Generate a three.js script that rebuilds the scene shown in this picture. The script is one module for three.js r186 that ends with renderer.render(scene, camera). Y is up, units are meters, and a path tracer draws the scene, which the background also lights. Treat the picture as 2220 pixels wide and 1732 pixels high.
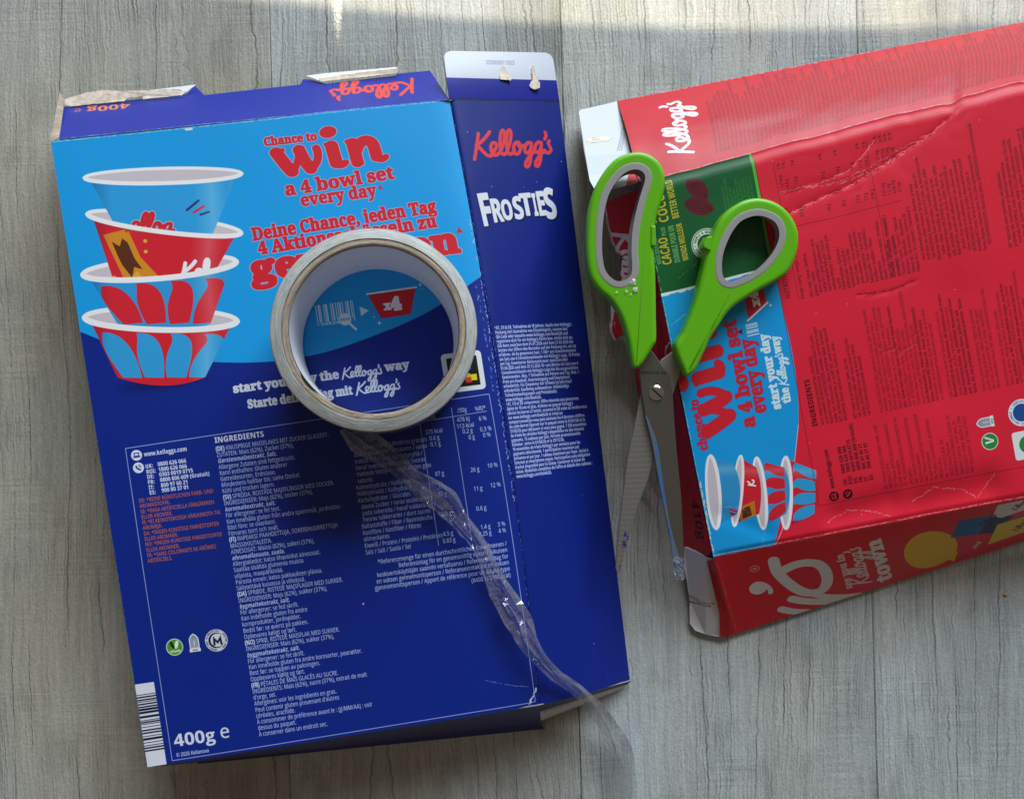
import * as THREE from 'three';
import { mergeGeometries } from 'three/addons/utils/BufferGeometryUtils.js';
import { RectAreaLightUniformsLib } from 'three/addons/lights/RectAreaLightUniformsLib.js';

// ------------------------------------------------------------------ camera, light, exposure
const scene = new THREE.Scene();
const EYE = 0.45, FOV = 50;
const camera = new THREE.PerspectiveCamera(FOV, 1024 / 798, 0.02, 20);
camera.position.set(0, EYE, 0);
camera.up.set(0, 0, -1);
camera.lookAt(0, 0, 0);
scene.add(camera);

RectAreaLightUniformsLib.init();
scene.background = new THREE.Color(0.128, 0.102, 0.078);      // the dim room
const windowLight = new THREE.RectAreaLight(new THREE.Color(0.84, 0.94, 1.0), 14.2, 3.0, 2.0);
windowLight.position.set(1.1, 2.0, -3.5);
windowLight.lookAt(0.0, 0.0, 0.0);
scene.add(windowLight);
// sunshine that gets in past the window covering: a broad edge along the far side and one thin streak
function sunSpot(pos, target, power, half, penumbra, soft) {
  const s = new THREE.SpotLight(new THREE.Color(1.0, 0.86, 0.62), power, 0, half, penumbra, 2);
  s.position.set(...pos); s.target.position.set(...target);
  s.castShadow = true; s.shadow.mapSize.set(2048, 2048); s.shadow.radius = soft; s.shadow.bias = -0.0005;
  scene.add(s, s.target);
}
sunSpot([0.14, 9, -7.1], [0.14, 0, -3.393], 520, 0.2640, 0.002, 0.1);
sunSpot([-0.0928, 0.04, -0.62], [-0.0918, 0, -0.222], 11, 0.0056, 1, 0.02);

const renderer = new THREE.WebGLRenderer({ antialias: true });
renderer.setSize(1024, 798);
renderer.toneMapping = THREE.LinearToneMapping;
renderer.toneMappingExposure = 1.0;
renderer.shadowMap.enabled = true;

// ------------------------------------------------------------------ helpers
let seed = 12345;
const rnd = () => ((seed = (seed * 1664525 + 1013904223) >>> 0) / 4294967296);
const hashT = new Float32Array(65536);
for (let i = 0; i < 65536; i++) hashT[i] = rnd();
const hs = (i, j) => hashT[((i * 73 + j * 6151 + (i * j % 17) * 911) & 65535)];
const hsh = (i, j) => { let h = (Math.imul(i, 374761393) + Math.imul(j, 668265263)) | 0; h = Math.imul(h ^ (h >>> 13), 1274126177); return hashT[(h ^ (h >>> 16)) & 65535]; };
function noise(x, y) {
  const i = Math.floor(x), j = Math.floor(y); let a = x - i, b = y - j;
  a = a * a * (3 - 2 * a); b = b * b * (3 - 2 * b);
  const p = hsh(i, j), q = hsh(i + 1, j), r = hsh(i, j + 1), s = hsh(i + 1, j + 1);
  return (p + (q - p) * a + (r - p) * b + (p - q - r + s) * a * b) * 2 - 1;
}
const fbm = (x, y, n = 3) => { let v = 0, a = 0.5; for (let k = 0; k < n; k++) { v += a * noise(x, y); x = x * 2.03 + 11.7; y = y * 2.03 + 5.3; a *= 0.5; } return v; };
const clamp = (v, a = 0, b = 1) => Math.min(b, Math.max(a, v));
const smooth = (a, b, x) => { const t = clamp((x - a) / (b - a)); return t * t * (3 - 2 * t); };
// a place in the scene given by where it was measured (2220 x 1732 survey of the floor, seen from straight above) and its height in metres
const FL = 866 / Math.tan(THREE.MathUtils.degToRad(FOV / 2));
const W = (x, y, h) => new THREE.Vector3((x - 1110) / FL * (EYE - h), h, (y - 866) / FL * (EYE - h));

function shadows(m) { m.castShadow = true; m.receiveShadow = true; return m; }
function mesh(name, geo, mat, parent = scene, label) {
  const m = shadows(new THREE.Mesh(geo, mat)); m.name = name; parent.add(m);
  if (label) m.userData.label = label;
  return m;
}
function thing(name, label, category, at) {
  const g = new THREE.Group(); g.name = name; g.position.copy(at); g.userData = { label, category }; scene.add(g); return g;
}
// put geometry that was laid out in the world under a thing whose base is elsewhere
function place(name, geo, mat, root, label) { geo.translate(-root.position.x, -root.position.y, -root.position.z); return mesh(name, geo, mat, root, label); }

function geoFrom(tris, uvs, groups) {
  const g = new THREE.BufferGeometry();
  g.setAttribute('position', new THREE.Float32BufferAttribute(tris, 3));
  g.setAttribute('uv', new THREE.Float32BufferAttribute(uvs, 2));
  let s = 0; for (const [n, m] of groups) { g.addGroup(s, n, m); s += n; }
  return g;
}
// a bent sheet of card: fn(u, v) -> Vector3; printed side up (material 0), board below and on the rim (material 1)
function sheet(fn, nu, nv, t = 0.0005) {
  const P = [], N = [];
  for (let j = 0; j <= nv; j++) for (let i = 0; i <= nu; i++) {
    const u = i / nu, v = j / nv, p = fn(u, v), e = 1e-3;
    const a = fn(Math.min(1, u + e), v).sub(fn(Math.max(0, u - e), v)), b = fn(u, Math.min(1, v + e)).sub(fn(u, Math.max(0, v - e)));
    const n = a.cross(b).normalize(); if (n.y < 0) n.negate();
    P.push(p); N.push(n);
  }
  const id = (i, j) => j * (nu + 1) + i, pos = [], uv = [], nor = [], idx = [[], []];
  const flip = (() => { const a = P[id(1, 0)].clone().sub(P[0]), b = P[id(0, 1)].clone().sub(P[0]); return a.cross(b).dot(N[0]) < 0; })();
  const K = P.length;
  for (const s of [0, 1]) for (let k = 0; k < K; k++) {
    const p = P[k].clone().addScaledVector(N[k], s ? -t : 0), i = k % (nu + 1), j = (k - i) / (nu + 1);
    pos.push(p.x, p.y, p.z); uv.push(i / nu, 1 - j / nv); nor.push(...N[k].clone().multiplyScalar(s ? -1 : 1).toArray());
  }
  const tri = (l, a, b, c) => (flip ? l.push(a, c, b) : l.push(a, b, c));
  for (let j = 0; j < nv; j++) for (let i = 0; i < nu; i++) {
    const a = id(i, j), b = id(i + 1, j), c = id(i + 1, j + 1), d = id(i, j + 1);
    tri(idx[0], a, b, c); tri(idx[0], a, c, d); tri(idx[1], K + a, K + c, K + b); tri(idx[1], K + a, K + d, K + c);
  }
  const rim = []; for (let i = 0; i < nu; i++) rim.push(id(i, 0)); for (let j = 0; j < nv; j++) rim.push(id(nu, j)); for (let i = nu; i > 0; i--) rim.push(id(i, nv)); for (let j = nv; j > 0; j--) rim.push(id(0, j));
  for (let k = 0; k < rim.length; k++) {
    const a = rim[k], b = rim[(k + 1) % rim.length], o = pos.length / 3;
    const e = P[b].clone().sub(P[a]).cross(N[a]).normalize().multiplyScalar(flip ? -1 : 1);
    for (const [q, low] of [[a, 0], [b, 0], [b, 1], [a, 1]]) { const z = low ? K + q : q; pos.push(pos[3 * z], pos[3 * z + 1], pos[3 * z + 2]); uv.push(0, 0); nor.push(e.x, e.y, e.z); }
    tri(idx[1], o, o + 2, o + 1); tri(idx[1], o, o + 3, o + 2);
  }
  const g = new THREE.BufferGeometry();
  g.setAttribute('position', new THREE.Float32BufferAttribute(pos, 3));
  g.setAttribute('normal', new THREE.Float32BufferAttribute(nor, 3));
  g.setAttribute('uv', new THREE.Float32BufferAttribute(uv, 2));
  g.setIndex([...idx[0], ...idx[1]]);
  g.addGroup(0, idx[0].length, 0); g.addGroup(idx[0].length, idx[1].length, 1);
  return g;
}
// a cut or torn piece of card: outline of [x, y, h] survey points; uvOf(x, y) gives texture coordinates
function piece(pts, t = 0.0005, uvOf = (p) => [p.x * 20, p.z * 20], torn = 0) {
  let L = pts.map((p) => W(...p));
  if (torn) {
    const M = [];
    L.forEach((a, i) => { const b = L[(i + 1) % L.length], n = Math.max(1, Math.round(a.distanceTo(b) / 0.0012)); for (let k = 0; k < n; k++) { const q = a.clone().lerp(b, k / n); q.x += (rnd() - 0.5) * torn; q.z += (rnd() - 0.5) * torn; M.push(q); } });
    L = M;
  }
  const flat = L.map((p) => new THREE.Vector2(p.x, p.z));
  if (THREE.ShapeUtils.isClockWise(flat)) { L.reverse(); flat.reverse(); }
  const F = THREE.ShapeUtils.triangulateShape(flat, []), pos = [], uv = [], g0 = [];
  for (const [a, b, c] of F) for (const k of [a, c, b]) { pos.push(...L[k].toArray()); uv.push(...uvOf(L[k])); }
  g0.push(F.length * 3);
  for (const [a, b, c] of F) for (const k of [a, b, c]) { pos.push(L[k].x, L[k].y - t, L[k].z); uv.push(0, 0); }
  L.forEach((a, i) => { const b = L[(i + 1) % L.length]; for (const [q, d] of [[a, 0], [b, 0], [b, 1], [a, 0], [b, 1], [a, 1]]) { pos.push(q.x, q.y - d * t, q.z); uv.push(0, 0); } });
  const g = geoFrom(pos, uv, [[g0[0], 0], [pos.length / 3 - g0[0], 1]]);
  g.computeVertexNormals(); return g;
}
const V2 = (n) => { const o = []; for (let i = 0; i < n.length; i += 2) o.push(new THREE.Vector2(n[i] / 1000, n[i + 1] / 1000)); return o; };

// ------------------------------------------------------------------ drawing on card
function card(w, h, s, draw, back) {
  const c = document.createElement('canvas'); c.width = Math.round(w * s); c.height = Math.round(h * s);
  const x = c.getContext('2d'); x.scale(s, s); x.fillStyle = back; x.fillRect(-1, -1, w + 2, h + 2);
  x.lineJoin = x.lineCap = 'round'; draw(x);
  const t = new THREE.CanvasTexture(c); t.colorSpace = THREE.SRGBColorSpace; t.anisotropy = 8; return t;
}
// one line of lettering; fit = width it fills, bold strokes fatten the face
function T(x, s, px, py, size, { fit, font = 'sans-serif', w = '', color = '#fff', fat = 0, halo, haloW = 0.5, align = 'left', sx = 1, rot = 0, skew = 0 } = {}) {
  x.save(); x.translate(px, py); x.rotate(rot); if (skew) x.transform(1, 0, skew, 1, 0, 0);
  x.scale(size / 100, size / 100); x.font = `${w} 100px ${font}`.trim();
  const m = x.measureText(s).width, k = fit ? (fit * 100 / size) / m : sx;
  x.scale(k, 1); const ox = align === 'right' ? -m : align === 'center' ? -m / 2 : 0;
  if (halo) { x.strokeStyle = halo; x.lineWidth = fat * 100 + haloW * 200 / size; x.strokeText(s, ox, 0); }
  x.fillStyle = color; if (fat) { x.strokeStyle = color; x.lineWidth = fat * 100; x.strokeText(s, ox, 0); }
  x.fillText(s, ox, 0); x.restore();
}
const CH = { font: 'serif', w: 'bold', fat: 0.085 };
// the big three-letter word: fat strokes with soft ends, x-height 100
const WIN = [['M16 12C28 42 40 72 50 88', 38], ['M50 90C66 72 77 46 80 18', 22], ['M81 14C88 46 96 74 104 88', 36], ['M104 90C128 72 136 40 130 16', 24], ['M6 9L34 7', 16], ['M72 8L92 8', 14], ['M174 16L178 80', 38], ['M180 84C186 94 197 92 204 82', 22], ['M160 9L172 9', 16], ['M234 16L238 88', 36], ['M220 9L232 9', 16], ['M242 44C252 8 290 2 293 42L295 78', 36], ['M297 84C303 94 314 92 321 82', 20], ['M228 96L250 95', 12]];
function winWord(x, px, py, w, h, color, halo, hw) {
  x.save(); x.translate(px, py); x.scale(w / 326, h / 106); x.translate(0, -106); x.lineCap = x.lineJoin = 'round';
  for (const k of [1, 0]) { for (const [d, lw] of WIN) { x.strokeStyle = k ? halo : color; x.lineWidth = lw + k * hw * 2; x.stroke(new Path2D(d)); } x.fillStyle = k ? halo : color; x.beginPath(); x.ellipse(172, -34, 25 + k * hw, 21 + k * hw, -0.15, 0, 7); x.fill(); }
  x.restore();
}
const SCRIPT = ['M13 9C10 19 6 30 1 43', 'M30 8C23 16 13 22 7 25C13 27 16 38 24 40C28 41 31 37 33 33', 'M29 34C38 33 40 24 35 23C29 22 27 30 29 36C31 42 39 40 43 33', 'M42 35C50 25 55 9 51 7C46 6 42 25 43 35C44 42 50 40 53 34', 'M52 35C60 25 65 9 61 7C56 6 52 25 53 35C54 42 60 40 64 34', 'M71 24C63 23 60 38 66 40C74 40 77 26 71 24C70 31 75 32 79 29', 'M91 26C83 22 77 37 82 39C88 40 91 32 92 26C90 38 87 58 80 58C74 57 81 46 96 37', 'M107 26C99 22 93 37 98 39C104 40 107 32 108 26C106 38 103 58 96 58C90 57 97 46 112 37', 'M116 12C118 15 117 18 114 21', 'M121 24C115 27 125 34 121 38C117 42 112 40 111 37'];
function script(x, px, py, width, color, { rot = 0, lw = 4.6, skew = 0, halo, from = 0, to = 99, tall = 1 } = {}) {
  x.save(); x.translate(px, py); x.rotate(rot); if (skew) x.transform(1, skew, 0, 1, 0, 0); x.scale(width / 123, width / 123 * tall); x.translate(0, -40); x.lineCap = x.lineJoin = 'round';
  for (const pass of halo ? [0, 1] : [1]) SCRIPT.slice(from, to).forEach((d) => { x.strokeStyle = pass ? color : halo; x.lineWidth = pass ? lw : lw + 3; x.stroke(new Path2D(d)); });
  x.restore();
}
const line = (x, pts, color, lw) => { x.strokeStyle = color; x.lineWidth = lw; x.beginPath(); for (let i = 0; i < pts.length; i += 2) x[i ? 'lineTo' : 'moveTo'](pts[i], pts[i + 1]); x.stroke(); };
const poly = (x, pts, color) => { x.fillStyle = color; x.beginPath(); for (let i = 0; i < pts.length; i += 2) x[i ? 'lineTo' : 'moveTo'](pts[i], pts[i + 1]); x.closePath(); x.fill(); };
const disc = (x, cx, cy, r, color) => { x.fillStyle = color; x.beginPath(); x.arc(cx, cy, r, 0, 7); x.fill(); };
function ring(x, cx, cy, r, s, size, color, a0 = -Math.PI / 2, span = 6.1) { [...s].forEach((c, i) => { const a = a0 + span * (i / s.length - 0.5); T(x, c, cx + r * Math.cos(a), cy + r * Math.sin(a), size, { rot: a + Math.PI / 2, align: 'center', w: 'bold', color }); }); }
function star(x, cx, cy, r, color = '#fff') { x.fillStyle = color; x.beginPath(); for (let k = 0; k < 8; k++) { const a = k * Math.PI / 4, q = k % 2 ? r * 0.25 : r; x.lineTo(cx + q * Math.cos(a), cy + q * Math.sin(a)); } x.fill(); }
// pale broken line where the print has cracked or rubbed off
function scuff(x, pts, color, lw, gap = 0.3, jit = 0.35) {
  for (let i = 0; i + 3 < pts.length; i += 2) {
    const dx = pts[i + 2] - pts[i], dy = pts[i + 3] - pts[i + 1], n = Math.max(2, Math.round(Math.hypot(dx, dy) / 0.8));
    let ax = pts[i], ay = pts[i + 1];
    for (let k = 1; k <= n; k++) { const bx = pts[i] + dx * k / n + (rnd() - 0.5) * jit, by = pts[i + 1] + dy * k / n + (rnd() - 0.5) * jit; if (rnd() > gap) line(x, [ax, ay, bx, by], color, lw * (0.4 + rnd())); ax = bx; ay = by; }
  }
}
// the printed bowls: rim ends (l, r), rim half height, foot ends, colour; artwork on them is a plain swirl
function bowls(x, list) {
  const rimPath = (b, full, front) => { const [lx, ly, rx, ry] = b.rim, cx = (lx + rx) / 2, cy = (ly + ry) / 2, a = Math.hypot(rx - lx, ry - ly) / 2; x.beginPath(); x.ellipse(cx, cy, a, b.k, Math.atan2(ry - ly, rx - lx), 0, full ? 7 : Math.PI, false); };
  for (let i = list.length - 1; i >= 0; i--) { rimPath(list[i], true); x.fillStyle = '#cfc4cc'; x.fill(); x.lineWidth = list[i].k * 0.42; x.strokeStyle = '#f3f1f4'; x.stroke(); }
  for (const b of list) {
    const [lx, ly, rx, ry] = b.rim, [fx, fy, gx, gy] = b.foot, a = Math.atan2(ry - ly, rx - lx), cx = (lx + rx) / 2, cy = (ly + ry) / 2, R = Math.hypot(rx - lx, ry - ly) / 2 * 0.95;
    const body = () => { x.beginPath(); x.ellipse(cx, cy, R, b.k, a, Math.PI, 0, true); x.lineTo(gx, gy); x.quadraticCurveTo((fx + gx) / 2 + Math.sin(-a) * b.k * -1.6, (fy + gy) / 2 + Math.cos(a) * b.k * 1.6, fx, fy); x.closePath(); };
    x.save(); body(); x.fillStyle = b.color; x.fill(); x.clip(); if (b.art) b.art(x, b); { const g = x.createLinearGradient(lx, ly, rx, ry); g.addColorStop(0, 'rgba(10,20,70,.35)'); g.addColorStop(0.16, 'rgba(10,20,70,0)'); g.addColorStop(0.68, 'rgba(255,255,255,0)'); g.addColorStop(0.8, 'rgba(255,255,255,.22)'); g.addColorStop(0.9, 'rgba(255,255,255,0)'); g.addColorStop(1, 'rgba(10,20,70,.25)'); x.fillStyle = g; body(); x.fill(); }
    x.restore();
    x.beginPath(); x.ellipse(cx, cy, R / 0.95, b.k, a, 0.02, Math.PI - 0.02); x.lineWidth = b.k * 0.55; x.strokeStyle = '#f3f1f4'; x.stroke();
  }
}
const swirl = (color) => (x, b) => {
  const [fx, fy, gx, gy] = b.foot, [lx, ly, rx, ry] = b.rim;
  for (let k = 0; k < 4; k++) {
    const t0 = (k + 0.25) / 4, px = fx + (gx - fx) * t0, py = fy + (gy - fy) * t0, qx = lx + (rx - lx) * t0, qy = ly + (ry - ly) * t0, ux = (rx - lx) / 4, uy = (ry - ly) / 4;
    x.fillStyle = color; x.beginPath(); x.moveTo(px, py);
    x.bezierCurveTo(px + (qx - px) * 0.5 - ux * 0.2, py + (qy - py) * 0.5 - uy * 0.2, qx + ux * 0.1, qy + (py - qy) * 0.45, qx + (px - qx) * 0.25 + ux * 0.02, qy + (py - qy) * 0.25 + uy * 0.02);
    x.bezierCurveTo(qx + ux * 0.55, qy + (py - qy) * 0.22 + uy * 0.5, px + (qx - px) * 0.6 + ux * 0.75, py + (qy - py) * 0.6 + uy * 0.7, px + ux * 0.5, py + uy * 0.5);
    x.closePath(); x.fill();
  }
};
function para(x, lines, px, py, pitch, size, o = {}) { lines.forEach((l, i) => { const bold = /^\*\*/.test(l); T(x, l.replace('**', ''), px, py + i * pitch, size, { sx: 0.76, ...o, ...(bold ? { w: 'bold', skew: o.skewBold ?? 0 } : {}) }); }); }

// ------------------------------------------------------------------ materials
const PM = (o) => new THREE.MeshPhysicalMaterial(o);
function fibre(n, amp) {   // fine paper tooth for bump
  const d = new Uint8Array(n * n * 4); for (let j = 0; j < n; j++) for (let i = 0; i < n; i++) { const v = 128 + amp * (fbm(i * 0.35, j * 0.35, 3) + (rnd() - 0.5) * 0.5); const k = (j * n + i) * 4; d[k] = d[k + 1] = d[k + 2] = clamp(v, 0, 255); d[k + 3] = 255; }
  const t = new THREE.DataTexture(d, n, n); t.wrapS = t.wrapT = THREE.RepeatWrapping; t.magFilter = t.minFilter = THREE.LinearFilter; t.needsUpdate = true; return t;
}
const tooth = fibre(256, 110);
const printed = (map, rx = 8, ry = 12) => { const b = tooth.clone(); b.repeat.set(rx, ry); b.needsUpdate = true; return PM({ map, roughness: 0.46, specularIntensity: 0.7, bumpMap: b, bumpScale: 0.00004, clearcoat: 0.1, clearcoatRoughness: 0.25 }); };
function boardTex(r, g, b, v) {
  const n = 256, d = new Uint8Array(n * n * 4);
  for (let j = 0; j < n; j++) for (let i = 0; i < n; i++) { const s = 1 + v * (fbm(i * 0.09, j * 0.09, 3) * 1.2 + (rnd() - 0.5) * 0.5), k = (j * n + i) * 4; d[k] = clamp(r * s, 0, 255); d[k + 1] = clamp(g * s, 0, 255); d[k + 2] = clamp(b * s, 0, 255); d[k + 3] = 255; }
  const t = new THREE.DataTexture(d, n, n); t.colorSpace = THREE.SRGBColorSpace; t.wrapS = t.wrapT = THREE.RepeatWrapping; t.magFilter = THREE.LinearFilter; t.needsUpdate = true; return t;
}
const board = PM({ map: boardTex(176, 165, 152, 0.14), roughness: 0.95 });
const greyBoard = PM({ map: boardTex(150, 143, 136, 0.12), roughness: 0.95 });
const tornBoard = PM({ map: boardTex(230, 215, 198, 0.14), roughness: 1, bumpMap: tooth, bumpScale: 0.00014 });
const whitePaper = PM({ color: '#e9ecf2', roughness: 0.6 });
const kraft = PM({ map: boardTex(180, 164, 146, 0.3), roughness: 1, bumpMap: tooth, bumpScale: 0.0005 });

// ------------------------------------------------------------------ floor of wood-look planks
{
  const N = 2048, S = 0.7, col = new Uint8Array(N * N * 4), bmp = new Uint8Array(N * N * 4), mm = S * 1000 / N;
  for (let j = 0; j < N; j++) {
    const y = j * mm;
    for (let i = 0; i < N; i++) {
      const x = i * mm;
      const w1 = noise(x / 60, y / 130) * 4.5 + noise(x / 19 + 40, y / 42) * 1.1;
      const w2 = noise(x / 5 + 9, y / 4.2) * 0.44 + noise(x / 2.4 + 90, y / 1.7) * 0.24;
      const xx = x + w1 + w2;
      const zone = smooth(-0.5, 0.5, noise(x / 24 + 5, y / 60 + 3)), zone2 = smooth(-0.3, 0.5, noise(x / 16 + 25, y / 30 + 13));
      const fine = noise(xx / 0.42, y / 11), mid = noise(xx / 0.95 + 31, y / 22), wide = noise(xx / 3.6 + 77, y / 60);
      const ph = xx / 1.75 + 1.6 * noise(x / 13 + 200, y / 190) + 0.35 * noise(x / 4 + 20, y / 26), id = Math.floor(ph + 0.5);
      const la = Math.pow(0.5 + 0.5 * Math.cos(6.2832 * ph), 7) * (0.45 + 0.55 * hsh(id, 7)) * smooth(-0.75, 0.3, noise(id * 3.7 + 13, y / 15 + 71));
      const ph2 = xx / 0.78 + 2.2 * noise(x / 9 + 70, y / 150), lb = Math.pow(0.5 + 0.5 * Math.cos(6.2832 * ph2), 3) * smooth(-0.6, 0.4, noise(Math.floor(ph2 + 0.5) * 2.3 + 9, y / 7));
      const ph3 = xx / 15.5 + 0.9 * noise(x / 40 + 31, y / 330) + 0.07 * noise(x / 9 + 5, y / 24), crack = Math.pow(0.5 + 0.5 * Math.cos(6.2832 * ph3), 420) * smooth(-0.25, 0.2, noise(Math.floor(ph3 + 0.5) * 5.1, y / 48));
      const saw = noise(x / 20 + 2, y / 0.8) * smooth(0.1, 0.6, noise(x / 28 + 66, y / 16 + 4));
      const dust = noise(x / 0.62 + 3, y / 0.8);
      const tone = fbm(x / 50 + 8, y / 90 + 1, 3), warm = fbm(x / 45 + 80, y / 75 + 30, 2);
      const blot = smooth(0.1, 0.6, fbm(x / 17 + 60, y / 24 + 17, 3)) ; let L = 0.73 + 0.085 * tone - 0.06 * blot + 0.022 * fine + 0.03 * mid + 0.02 * wide - la * (0.035 + 0.16 * zone) - lb * (0.03 + 0.045 * zone2) - 0.26 * crack + 0.025 * saw + 0.035 * dust;
      L = clamp(L, 0.05, 1) * 255; const k = (j * N + i) * 4, wm = 0.5 + warm;
      col[k] = clamp(L * (0.957 + 0.04 * wm), 0, 255); col[k + 1] = clamp(L * (0.99 + 0.008 * wm), 0, 255); col[k + 2] = clamp(L * (1.0 - 0.05 * wm), 0, 255); col[k + 3] = 255;
      const h = 165 + 30 * fine + 38 * mid + 8 * wide - la * (20 + 75 * zone) - lb * 34 - 90 * crack + 14 * saw + 20 * dust;
      bmp[k] = bmp[k + 1] = bmp[k + 2] = clamp(h, 0, 255); bmp[k + 3] = 255;
    }
  }
  const mk = (d, srgb) => { const t = new THREE.DataTexture(d, N, N); if (srgb) t.colorSpace = THREE.SRGBColorSpace; t.wrapS = t.wrapT = THREE.MirroredRepeatWrapping; t.magFilter = t.minFilter = THREE.LinearFilter; t.needsUpdate = true; return t; };
  const map = mk(col, true), bump = mk(bmp, false);
  const floor = new THREE.Group(); floor.name = 'floor'; floor.userData = { kind: 'structure', label: 'grey wood-look plank floor under the boxes' };
  floor.rotation.y = 0.0265; scene.add(floor);
  const edges = [-0.4335, -0.2775, -0.1222, 0.0308, 0.1866, 0.342, 0.4975];
  const tint = ['#ece6de', '#efeae3', '#f3f2f0', '#f8f9fa', '#f2f4f7', '#eff0f2'];
  for (let p = 0; p + 1 < edges.length; p++) {
    const a = edges[p] + 0.00011, b = edges[p + 1] - 0.00011, l = 0.62, c = 0.0005, ox = p * 0.237, oz = p * 0.391, pos = [], uv = [];
    const R = [[a, -0.006, -l], [b, -0.006, -l], [b, -0.006, l], [a, -0.006, l]], M = R.map(([x, , z]) => [x, -c, z]), U = [[a + c, 0, -l], [b - c, 0, -l], [b - c, 0, l], [a + c, 0, l]];
    const quad = (A, B, C, D) => { for (const q of [A, C, B, A, D, C]) { pos.push(...q); uv.push((q[0] + ox + 1) / S, (q[2] + oz + 1) / S); } };
    quad(...U); for (let k = 0; k < 4; k++) { const n = (k + 1) % 4; quad(U[n], U[k], M[k], M[n]); quad(M[n], M[k], R[k], R[n]); }
    const g = geoFrom(pos, uv, []); g.computeVertexNormals();
    mesh(p ? `plank_${String(p).padStart(3, '0')}` : 'plank', g, PM({ map, bumpMap: bump, bumpScale: 0.0006, roughness: 0.62, color: tint[p] }), floor);
  }
  const under = new THREE.BoxGeometry(3, 0.02, 3); under.translate(0, -0.0175, 0);
  mesh('subfloor', under, PM({ color: '#3a352f', roughness: 1 }), floor);
}

// ------------------------------------------------------------------ prints
const BLUE = '#002488', CYAN = '#0c9ee6', RED = '#e4203a', INK = '#430812', PRED = '#d61f2f', PALE = '#dfe3f2';
const ING = ['(DE) KNUSPRIGE MAISFLAKES MIT ZUCKER GLASIERT.', 'ZUTATEN: Mais (62%), Zucker (37%),', '**Gerstenmalzextrakt, Salz.', 'Allergene Zutaten sind fettgedruckt.', 'Kann enthalten: Gluten anderer', 'Getreidesorten, Erdnüsse.', 'Mindestens haltbar bis: siehe Deckel.', 'Kühl und trocken lagern.', '(SV) SPRÖDA, ROSTADE MAJSFLINGOR MED SOCKER.', 'INGREDIENSER: Majs (62%), socker (37%),', '**kornmaltextrakt, salt.', 'För allergener: se fet text.', 'Kan innehålla gluten från andra spannmål, jordnötter.', 'Bäst före: se ovankant.', 'Förvaras torrt och svalt.', '(FI) RAPEAKSI PAAHDETTUJA, SOKERIHUURRETTUJA', 'MAISSIHIUTALEITA.', 'AINESOSAT: Maissi (62%), sokeri (37%),', '**ohramallasuute, suola.', 'Allergiatiedot: katso lihavoidut ainesosat.', 'Saattaa sisältää gluteenia muista', 'viljoista, maapähkinää.', 'Parasta ennen: katso pakkauksen yläosa.', 'Säilytettävä kuivassa ja viileässä.', '(DA) SPRØDE, RISTEDE MAJSFLAGER MED SUKKER.', 'INGREDIENSER: Majs (62%), sukker (37%),', '**bygmaltekstrakt, salt.', 'For allergener: se fed skrift.', 'Kan indeholde gluten fra andre', 'kornprodukter, jordnødder.', 'Bedst før: se øverst på pakken.', 'Opbevares køligt og tørt.', '(NO) SPRØ, RISTEDE MAISFLAK MED SUKKER.', 'INGREDIENSER: Mais (62%), sukker (37%),', '**byggmaltekstrakt, salt.', 'For allergener: se fet skrift.', 'Kan inneholde gluten fra andre kornsorter, peanøtter.', 'Best før: se toppen av pakningen.', 'Oppbevares kjølig og tørt.', '(FR) PÉTALES DE MAÏS GLACÉS AU SUCRE.', 'INGRÉDIENTS: Maïs (62%), sucre (37%), extrait de malt', "d'orge, sel.", 'Allergènes: voir les ingrédients en gras.', "Peut contenir gluten provenant d'autres", 'céréales, arachide.', 'À consommer de préférence avant le : (JJ/MM/AA) : voir', 'dessus du paquet.', 'À conserver dans un endroit sec.'];
const NUTR = ['Fett / Rasva / Fedt / Matières grasses', '  davon gesättigte Fettsäuren / varav', '  mättat fett / josta tyydyttynyttä /', '  heraf mættede fedtsyrer / hvorav', '  mettede fettsyrer / dont acides gras', '  saturés', 'Kohlenhydrate / Kolhydrat /', 'Hiilihydraatit / Kulhydrat /', 'Karbohydrater / Glucides', '  davon Zucker / varav sockerarter /', '  josta sokereita / heraf sukkerarter /', '  hvorav sukkerarter / dont sucres', 'Ballaststoffe / Fiber / Ravintokuitu /', 'Kostfibre / Kostfiber / Fibres', 'alimentaires', 'Eiweiß / Protein / Proteiini / Protéines', 'Salz / Salt / Suola / Sel'];
const FREE = ['DE: *KEINE KÜNSTLICHEN FARB- UND', 'AROMASTOFFE.', 'SE: *INGA ARTIFICIELLA FÄRGÄMNEN', 'ELLER AROMER.', 'FI: *EI KEINOTEKOISIA VÄRIAINEITA TAI', 'AROMEJA.', 'DA: *INGEN KUNSTIGE FARVESTOFFER', 'ELLER AROMAER.', 'NO: *INGEN KUNSTIGE FARGESTOFFER', 'ELLER AROMAER.', 'FR: *SANS COLORANTS NI ARÔMES', 'ARTIFICIELS.'];
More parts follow.
